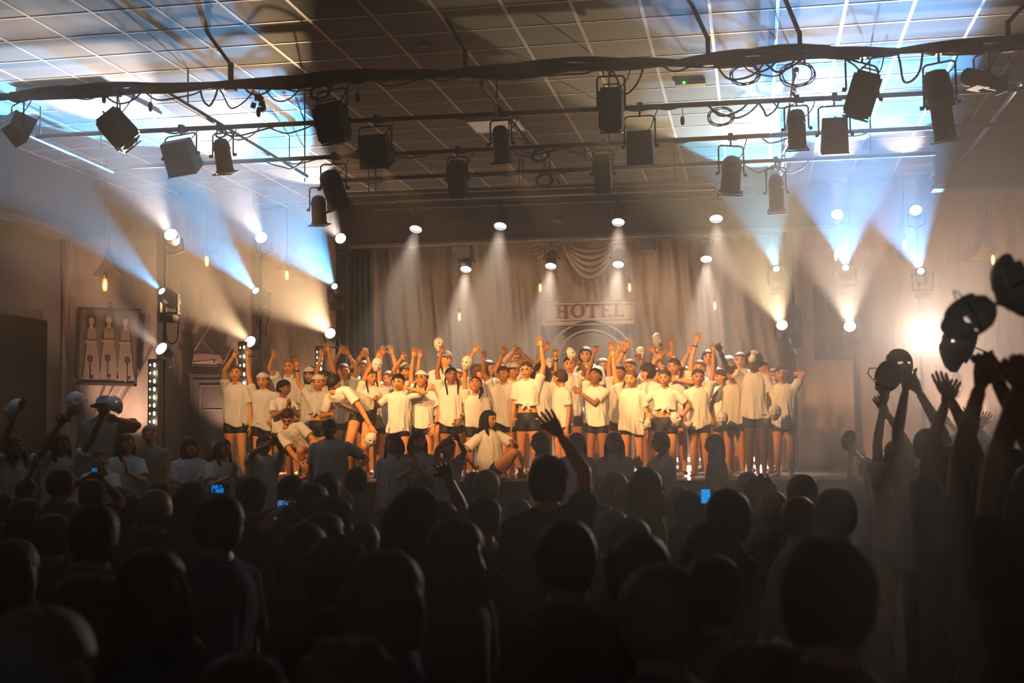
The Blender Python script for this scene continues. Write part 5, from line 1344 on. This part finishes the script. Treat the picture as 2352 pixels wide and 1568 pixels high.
# ------------------------------------------------------------------ people in front of the stage and along the walls
G2 = 'people in white shirts standing before the stage'
def Q(label, px, py, Y, **k):
    k.setdefault('group', G2); k.setdefault('floor', 0.0); k.setdefault('bottom', 'long'); k.setdefault('vox', .015)
    return person(label, px, py, Y, **k)
Q('woman in grey t-shirt sitting sideways before the bending woman', 756, 963, 14.7, h=1.72, face=-15, body=20, pitch=10, skin='t', hair='bun', hc='black', top='pale', arms=(None, (838, 1080)), build=1.1)
Q('girl with long brown hair facing the hall, arms hanging', 904, 996, 14.6, face=-15, hair='long', hc='brown', skin='m', top='pale')
Q('girl with long dark hair clapping beside brown haired girl', 960, 990, 14.7, face=35, body=10, hair='long', hc='black', skin='m', top='pale', arms=('clap', 'clap'))
Q('person clapping overhead with hair clip, left of the seated woman', 1028, 1007, 14.8, face=60, body=30, hair='short', hc='black', skin='m', top='pale', arms=((1044, 990), (1054, 1000)), h=1.5)
Q('girl in profile looking left right of the seated woman', 1240, 993, 14.6, face=-75, body=-100, hair='long', hc='dark', skin='m', top='pale')
Q('person with long curly hair and back turned, under the raised hand', 1325, 994, 14.7, face=160, body=170, hair='long', hc='dark', skin='m', top='pale')
Q('girl with long straight hair facing the hall, hands clasped', 1410, 994, 14.6, face=-10, hair='long', hc='black', skin='m', top='pale', arms=('chest', 'chest'))
Q('girl in profile looking left, long braid, clapping near knotted girl', 1517, 992, 14.6, face=-80, body=-60, hair='side', hc='black', skin='m', top='pale', arms=('clap', 'clap'), h=1.62)
Q('girl with long hair in profile before the joined hands pair', 1640, 998, 14.5, face=-75, body=-90, hair='long', hc='black', skin='m', top='dgrey')
Q('person with long dark hair in left profile row, white t-shirt', 512, 1008, 14.2, face=65, body=50, hair='long', hc='dark', skin='m', top='white', arms=('clap', 'clap'))
Q('girl with ponytail clapping high, left of the crouching woman', 607, 998, 14.3, face=55, body=30, hair='pony', hc='light', skin='m', top='white', arms=((628, 1010), (636, 1000)))
Q('girl with wavy bob looking right in white t-shirt', 437, 1003, 14.2, face=40, body=10, hair='bob', hc='dark', skin='m', top='white', arms=('chest', 'chest'))
Q('girl with long dark hair and smiling profile, white v-neck shirt', 290, 996, 13.6, face=60, body=25, hair='long', hc='dark', skin='m', top='white', arms=(None, 'clap'))
Q('boy in beige beside the white strip of bulbs, dim behind others', 344, 976, 14.4, face=20, body=0, hair='short', hc='grey', skin='l', top='beige', bottom='beige')
Q('child with short hair below the hatted person', 232, 1032, 13.2, face=35, body=20, hair='short', hc='brown', skin='m', top='white', arms=('clap', 'clap'))
hp = Q('person in sun hat with arm up holding a mask at left', 240, 912, 14.2, face=30, body=15, pitch=-10, hair='short', hc='dark', skin='t', top='beige', arms=(None, (262, 950)), hatc='grey', bottom='beige')
l1 = Q('girl with very long dark hair raising a mask at left', 140, 994, 12.6, face=60, body=40, hair='long', hc='dark', skin='t', top='white', arms=((150, 955), (246, 935)))
l2 = Q('girl looking up at left edge with arms reaching up', 34, 1003, 12.0, face=70, body=50, pitch=-15, hair='long', hc='dark', skin='t', top='white', arms=((44, 930), (163, 938)), bottom='long')
l3 = Q('person at far left reaching with spread fingers near the phone', 62, 1100, 10.5, face=160, body=150, hair='short', hc='dark', skin='t', top='dgrey', arms=(None, (80, 1062)), spread=(1, 1.5), h=1.32)
free_mask('white mask with black elastic raised before the dark door', 172, 925, 12.4, 10, 0, -22, .125)
free_mask('grey looking mask held beside the sun hat', 268, 926, 13.6, 70, 0, -35, .12)
free_mask('dim mask raised at the left edge before the dark door', 28, 940, 11.9, -60, 0, 20, .125)
# ------------------------------------------------------------------ the standing column along the right aisle
G3 = 'people standing with raised arms in the right aisle'
def A_(label, px, py, Y, **k): return Q(label, px, py, Y, group=G3, **k)
r0 = A_('small person filming with raised bent arms, right of the stage', 1992, 1050, 11.8, face=170, body=180, skin='m', hair='pony', hc='dark', top='grey', arms=((1942, 1008, .3), (1952, 996, .35)), h=1.25)
r1 = A_('girl in white t-shirt and dark shorts in the aisle, arms high', 2060, 1010, 9.8, face=-150, body=-165, skin='t', hair='long', hc='light', top='white', bottom='short', arms=((2003, 880), (2030, 890)), spread=(.3, .3), build=1.1)
r2 = A_('person behind the aisle girl with both arms straight up', 2130, 985, 8.2, face=170, body=175, skin='t', hair='short', hc='brown', top='grey', arms=((2098, 870, .1), (2082, 850, .2)), build=1.1, bottom='black')
r3 = A_('person with dark sleeves stretching two arms to the flare', 2190, 1020, 6.2, face=175, body=175, skin='t', hair='pony', hc='dark', top='dgrey', arms=((2143, 800, .2), (2195, 812, .3)), bottom='black', spread=(.4, .4), curl=(.5, .8))
r4 = A_('nearest person at right holding a mask far overhead', 2310, 1030, 4.4, face=170, body=175, skin='t', hair='long', hc='brown', top='grey', arms=((2243, 752, .25), (2262, 800, .3)), bottom='black', h=1.62, curl=(.9, .8), spread=(.5, .5), palm=(1, 1))
r5 = A_('person at right edge whose hands hold two masks up', 2400, 1060, 3.7, face=170, body=175, skin='t', hair='long', hc='dark', top='black', arms=((2290, 735, .3), (2352, 800, .3)), bottom='black', h=1.6, curl=(.9, .5), spread=(.5, 1), palm=(1, 1))
free_mask('blurred dark mask raised toward the flare', 2225, 738, 3.95, 150, 0, 60, .085)
free_mask('blurred mask at the top right, inside lit orange', 2322, 665, 3.9, -125, 0, -25, .10)
free_mask('orange lit mask right beside the bright flare', 2190, 792, 6.1, -60, -10, 10, .12)
free_mask('dark mask seen from behind above clasped hands', 2045, 868, 8.6, 150, -40, 55, .12)
free_mask('pinkish mask held above dark mask at right', 2072, 838, 8.9, 20, -10, 0, .12)
free_mask('small pale mask held by the filming person', 1944, 1010, 11.7, -140, 0, 20, .095)
Q('child in pale shirt standing behind the filming person, small hands up', 2190, 1000, 12.6, face=-150, body=-160, skin='m', hair='short', hc='light', top='pale', arms=((2178, 962, .2), (2225, 955, .2)), group=G3, h=1.5)
Q('child with bent arm glowing orange between dark raised arms', 2245, 1005, 11.4, face=-150, body=-165, skin='l', hair='pony', hc='light', top='pale', arms=((2228, 955, .1), (2258, 965, .2)), group=G3, h=1.5)
# ------------------------------------------------------------------ phones held up in the hall
def screen(name, cols):
    m = bpy.data.materials.new(name); m.use_nodes = True; nt = m.node_tree; b = nt.nodes['Principled BSDF']
    n = nt.nodes.new('ShaderNodeTexNoise'); n.inputs['Scale'].default_value = 60; tc = nt.nodes.new('ShaderNodeTexCoord')
    r = nt.nodes.new('ShaderNodeValToRGB'); r.color_ramp.elements[0].position = .42; r.color_ramp.elements[1].position = .62
    r.color_ramp.elements[0].color = (*cols[0], 1); r.color_ramp.elements[1].color = (*cols[1], 1)
    nt.links.new(tc.outputs['Object'], n.inputs['Vector']); nt.links.new(n.outputs['Fac'], r.inputs[0]); nt.links.new(r.outputs[0], b.inputs['Emission Color'])
    b.inputs['Emission Strength'].default_value = 1.0; b.inputs['Base Color'].default_value = (.01, .01, .01, 1); m.cycles.emission_sampling = 'NONE'
    return m
def phone(label, px, py, Y, wpx, hpx, m):
    c = at(px, py, Y); w_, h_ = wpx * Y / FPX, hpx * Y / FPX
    root = thing('phone', label, 'phone', c, 'phones held up in the audience')
    b = MB(); b.box(c + Vector((0, -.004, 0)), (w_ + .012, .008, h_ + .012)); b.build('case', M_BLACK, root, 'auto')
    b = MB(); b.box(c + Vector((0, -.0095, 0)), (w_, .002, h_)); b.build('screen', m, root, 'auto')
    b = MB(); b.sphere(c + Vector((w_ * .35, 0.002, h_ * .35)), (.007, .003, .007), 8, 5); b.build('camera_lens', M_LENS, root, True)
SB1 = screen('screen_blue', ((0.0, .22, .75), (0.0, .04, .16))); SB2 = screen('screen_stage', ((.02, .03, .08), (.10, .30, .75))); SB3 = screen('screen_cyan', ((.0, .27, .75), (.0, .33, .85)))
phone('small lit phone between two raised hands on the left', 219, 1081, 8.75, 13, 13, SB1)
phone('lit blue phone held sideways before white shirted girl', 501, 1122, 7.8, 32, 19, SB1)
phone('wide phone filming the stage, showing small figures', 660, 1158, 7.2, 46, 18, SB2)
phone('bright upright blue phone right of the middle', 1621, 1139, 7.4, 20, 31, SB3)
# ------------------------------------------------------------------ the seated audience, seen from behind
G4 = 'seated audience watching the stage'
def A4(px, py, wpx, hair, hc, top, where, Y=None, **k):
    """px,py top of head; wpx hair width in pixels"""
    lab = where
    wid = {'long': .195, 'curly': .20, 'bob': .19, 'bald': .155, 'shave': .158}.get(hair, .165)
    Y = Y or wid * FPX / wpx
    k.setdefault('build', .95); k.setdefault('face', 180 + k.pop('turn', 0)); k.setdefault('pose', 'sit'); k.setdefault('hi', False)
    return person(lab, px, py, Y, floor=0.0, skin=k.pop('skin', 't'), hair=hair, hc=hc, top=top, bottom='dgrey', group=G4, vox=.02, h=1.7, **k)
AUD = [
 # far rows
 (140, 1073, 62, 'shave', 'brown', 'dgrey', 'short haired person rim lit in yellow left of the small phone'),
 (213, 1100, 58, 'short', 'dark', 'black', 'person holding up the small phone with both hands', dict(arms=((206, 1082, .2), (235, 1084, .2)), curl=(1, 1), spread=(.6, .6))),
 (291, 1120, 50, 'long', 'dark', 'dgrey', 'person with dark hair right below the clapping child'),
 (368, 1106, 52, 'short', 'brown', 'dgrey', 'dark head in front of the beige boy'),
 (357, 1118, 78, 'bald', 'grey', 'navy', 'bald man with faint rim light, left third of the hall'),
 (440, 1106, 78, 'long', 'dark', 'brown', 'long haired person holding the sideways blue phone', dict(arms=((476, 1134, .4), (527, 1136, .4)), curl=(1, 1))),
 (578, 1095, 70, 'short', 'dark', 'black', 'dark head right of the sideways blue phone'),
 (668, 1092, 60, 'short', 'black', 'black', 'black haired head under the crouching woman'),
 (718, 1108, 72, 'short', 'brown', 'dgrey', 'brown haired head right of the wide phone, arms lifted', dict(arms=((636, 1166, .3), (686, 1168, .3)), curl=(1, 1))),
 (750, 1086, 66, 'short', 'black', 'black', 'black haired head before woman in grey t-shirt'),
 (818, 1073, 52, 'short', 'black', 'grey', 'man with short black hair and grey shirt before bending woman legs'),
 (785, 1121, 52, 'bald', 'grey', 'brown', 'bald reddish head left of the middle'),
 (972, 1095, 58, 'curly', 'dark', 'dgrey', 'curly dark head before the clapping long haired girl'),
 (966, 1116, 62, 'short', 'grey', 'black', 'grey haired head left of the raised bent arm'),
 (1118, 1080, 58, 'short', 'grey', 'black', 'grey haired man just below the seated woman', dict(skin='m')),
 (1088, 1083, 48, 'long', 'black', 'black', 'black haired person close left of the grey haired man'),
 (1346, 1098, 45, 'short', 'black', 'white', 'black haired person with ear in silhouette under curly haired girl', dict(turn=-30)),
 (1412, 1084, 62, 'long', 'dark', 'dgrey', 'long haired head under straight haired girl'),
 (1483, 1075, 76, 'long', 'brown', 'dgrey', 'long brown haired head under the braided girl'),
 (1440, 1108, 64, 'long', 'black', 'black', 'black long haired head between two brown ones'),
 (1560, 1120, 66, 'long', 'dark', 'dgrey', 'dark haired person left of the bright upright phone'),
 (1490, 1144, 60, 'bun', 'white', 'dgrey', 'white haired person with small bun right of middle'),
 (1584, 1126, 66, 'short', 'black', 'black', 'black haired person holding the bright upright phone', dict(arms=((1612, 1162, .5), (1632, 1160, .5)), curl=(1, 1))),
 (1718, 1083, 50, 'short', 'black', 'black', 'small black haired head before the tall masked child'),
 (1745, 1098, 72, 'curly', 'black', 'black', 'wavy black hair head before the rightmost girl'),
 (1842, 1090, 66, 'short', 'black', 'black', 'round black haired head below right end of stage'),
 (1672, 1124, 96, 'short', 'brown', 'dgrey', 'large round brown head right of the bright phone'),
 (1774, 1127, 66, 'bun', 'brown', 'wine', 'head with messy bun left of the balding man'),
 (1833, 1134, 78, 'bald', 'grey', 'grey', 'balding man with shirt collar at the right'),
 (1918, 1122, 86, 'short', 'black', 'black', 'short black haired man next to right aisle'),
 # middle rows
 (-4, 1135, 70, 'curly', 'brown', 'dgrey', 'curly head at the left picture edge'),
 (62, 1145, 80, 'long', 'dark', 'grey', 'dark haired person at far left, second from the edge'),
 (122, 1180, 84, 'short', 'dark', 'olive', 'dark haired person in olive top at far left'),
 (300, 1140, 66, 'curly', 'black', 'black', 'curly black head left of the bald man'),
 (219, 1160, 116, 'short', 'black', 'olive', 'big headed man with glow on right ear, left side', dict(turn=15)),
 (505, 1137, 112, 'short', 'black', 'navy', 'large dark haired man in navy shirt under the blue phone'),
 (760, 1140, 100, 'bob', 'light', 'dgrey', 'fair bobbed head right of the wide phone'),
 (745, 1176, 90, 'short', 'brown', 'dgrey', 'brown head with hairband below right of the wide phone'),
 (832, 1200, 80, 'short', 'dark', 'dgrey', 'dark head before fair bobbed hair'),
 (700, 1200, 110, 'long', 'brown', 'dgrey', 'long brown haired person left of the red head'),
 (952, 1120, 128, 'long', 'black', 'black', 'very long black haired woman left of the middle'),
 (1112, 1140, 76, 'short', 'black', 'rust', 'dark head before the grey haired man', dict()),
 (1172, 1160, 50, 'bald', 'grey', 'dgrey', 'small bald head left of standing person'),
 (1190, 1146, 60, 'short', 'dark', 'black', 'dark low head beside the standing person'),
 (1377, 1158, 74, 'short', 'grey', 'dgrey', 'grey haired head right of the standing person'),
 (1405, 1172, 80, 'short', 'white', 'dgrey', 'white haired head before the grey haired one'),
 (1446, 1190, 96, 'short', 'red', 'dgrey', 'reddish brown head right of white haired person'),
 (1626, 1200, 116, 'long', 'brown', 'olive', 'long brown haired person in olive behind round head'),
 # near rows
 (30, 1240, 120, 'bob', 'dark', 'black', 'dark bobbed head at left edge, middle distance'),
 (350, 1262, 170, 'long', 'black', 'dgrey', 'long black haired woman in left foreground'),
 (200, 1320, 180, 'long', 'brown', 'olive', 'long brown haired woman in lower left foreground'),
 (775, 1243, 150, 'curly', 'red', 'black', 'red curly haired person left of the near middle'),
 (882, 1264, 178, 'bob', 'light', 'navy', 'light brown bobbed person with navy shoulder, near middle'),
 (1043, 1190, 140, 'long', 'brown', 'brown', 'long brown haired woman seated at near middle'),
 (1118, 1300, 118, 'long', 'dark', 'dgrey', 'dark haired woman low beside the broad shouldered man'),
 (1300, 1196, 136, 'short', 'black', 'brown', 'broad shouldered man with black hair, near middle', dict(build=1.15)),
 (1465, 1228, 140, 'short', 'red', 'wine', 'auburn round head behind the large grey tinted head'),
 (1518, 1296, 180, 'short', 'grey', 'dgrey', 'large grey tinted round head right of middle'),
 (1635, 1276, 130, 'short', 'brown', 'olive', 'brown head in patterned top right of grey tinted head'),
 (1898, 1236, 200, 'short', 'black', 'black', 'very large black haired man in right foreground', dict(build=1.1)),
 # nearest row, cut by the lower picture edge
 (90, 1400, 260, 'bob', 'grey', 'dgrey', 'greyish bobbed head cut by lower left edge'),
 (560, 1500, 230, 'long', 'dark', 'black', 'dark long hair low in the left foreground'),
 (800, 1485, 240, 'curly', 'red', 'rust', 'rusty curls at the bottom edge near middle'),
 (1750, 1470, 230, 'long', 'dark', 'dgrey', 'dark long hair at bottom edge right of middle'),
]
for e in AUD:
    k = dict(e[7]) if len(e) > 7 else {}
    A4(*e[:7], **k)
# standing man in the middle with one arm up and a bent raised arm left of him
s1 = person('standing person in teal shirt in the middle, one arm raised high', 1258, 1048, 5.6, face=180, body=180, skin='m', hair='short', hc='black', floor=0, arms=((1282, 975, .25), None), top='teal', bottom='dgrey', group=G4, h=1.50, vox=.018, hi=False, spread=(.7, 1), curl=(.2, .3))
s2 = person('seated person raising a bent arm with flopped hand', 1010, 1150, 6.4, face=180, pose='sit', skin='t', hair='long', hc='black', floor=0, arms=(None, (1030, 1070, .1)), top='black', bottom='dgrey', group=G4, h=1.7, vox=.018, hi=False)
HAZE = 0.0165
# ------------------------------------------------------------------ theatre haze filling the hall
hz = MB(); hz.span((XL + 0.001, -2.5, 0.002), (XR - 0.001, 25.4, CEIL - 0.001))
mv = bpy.data.materials.new('theatre_haze'); mv.use_nodes = True
nt = mv.node_tree; nt.nodes.clear()
out = nt.nodes.new('ShaderNodeOutputMaterial'); vs = nt.nodes.new('ShaderNodeVolumeScatter')
vs.inputs['Density'].default_value = HAZE
vs.inputs['Anisotropy'].default_value = 0.65
vs.inputs['Color'].default_value = (1, 0.98, 0.96, 1)
nt.links.new(vs.outputs[0], out.inputs['Volume'])
mv.cycles.homogeneous_volume = True
ho = hz.build('theatre_haze', mv, None, False, label='thin pale stage haze hanging in the whole hall', cat='haze', kind='stuff')
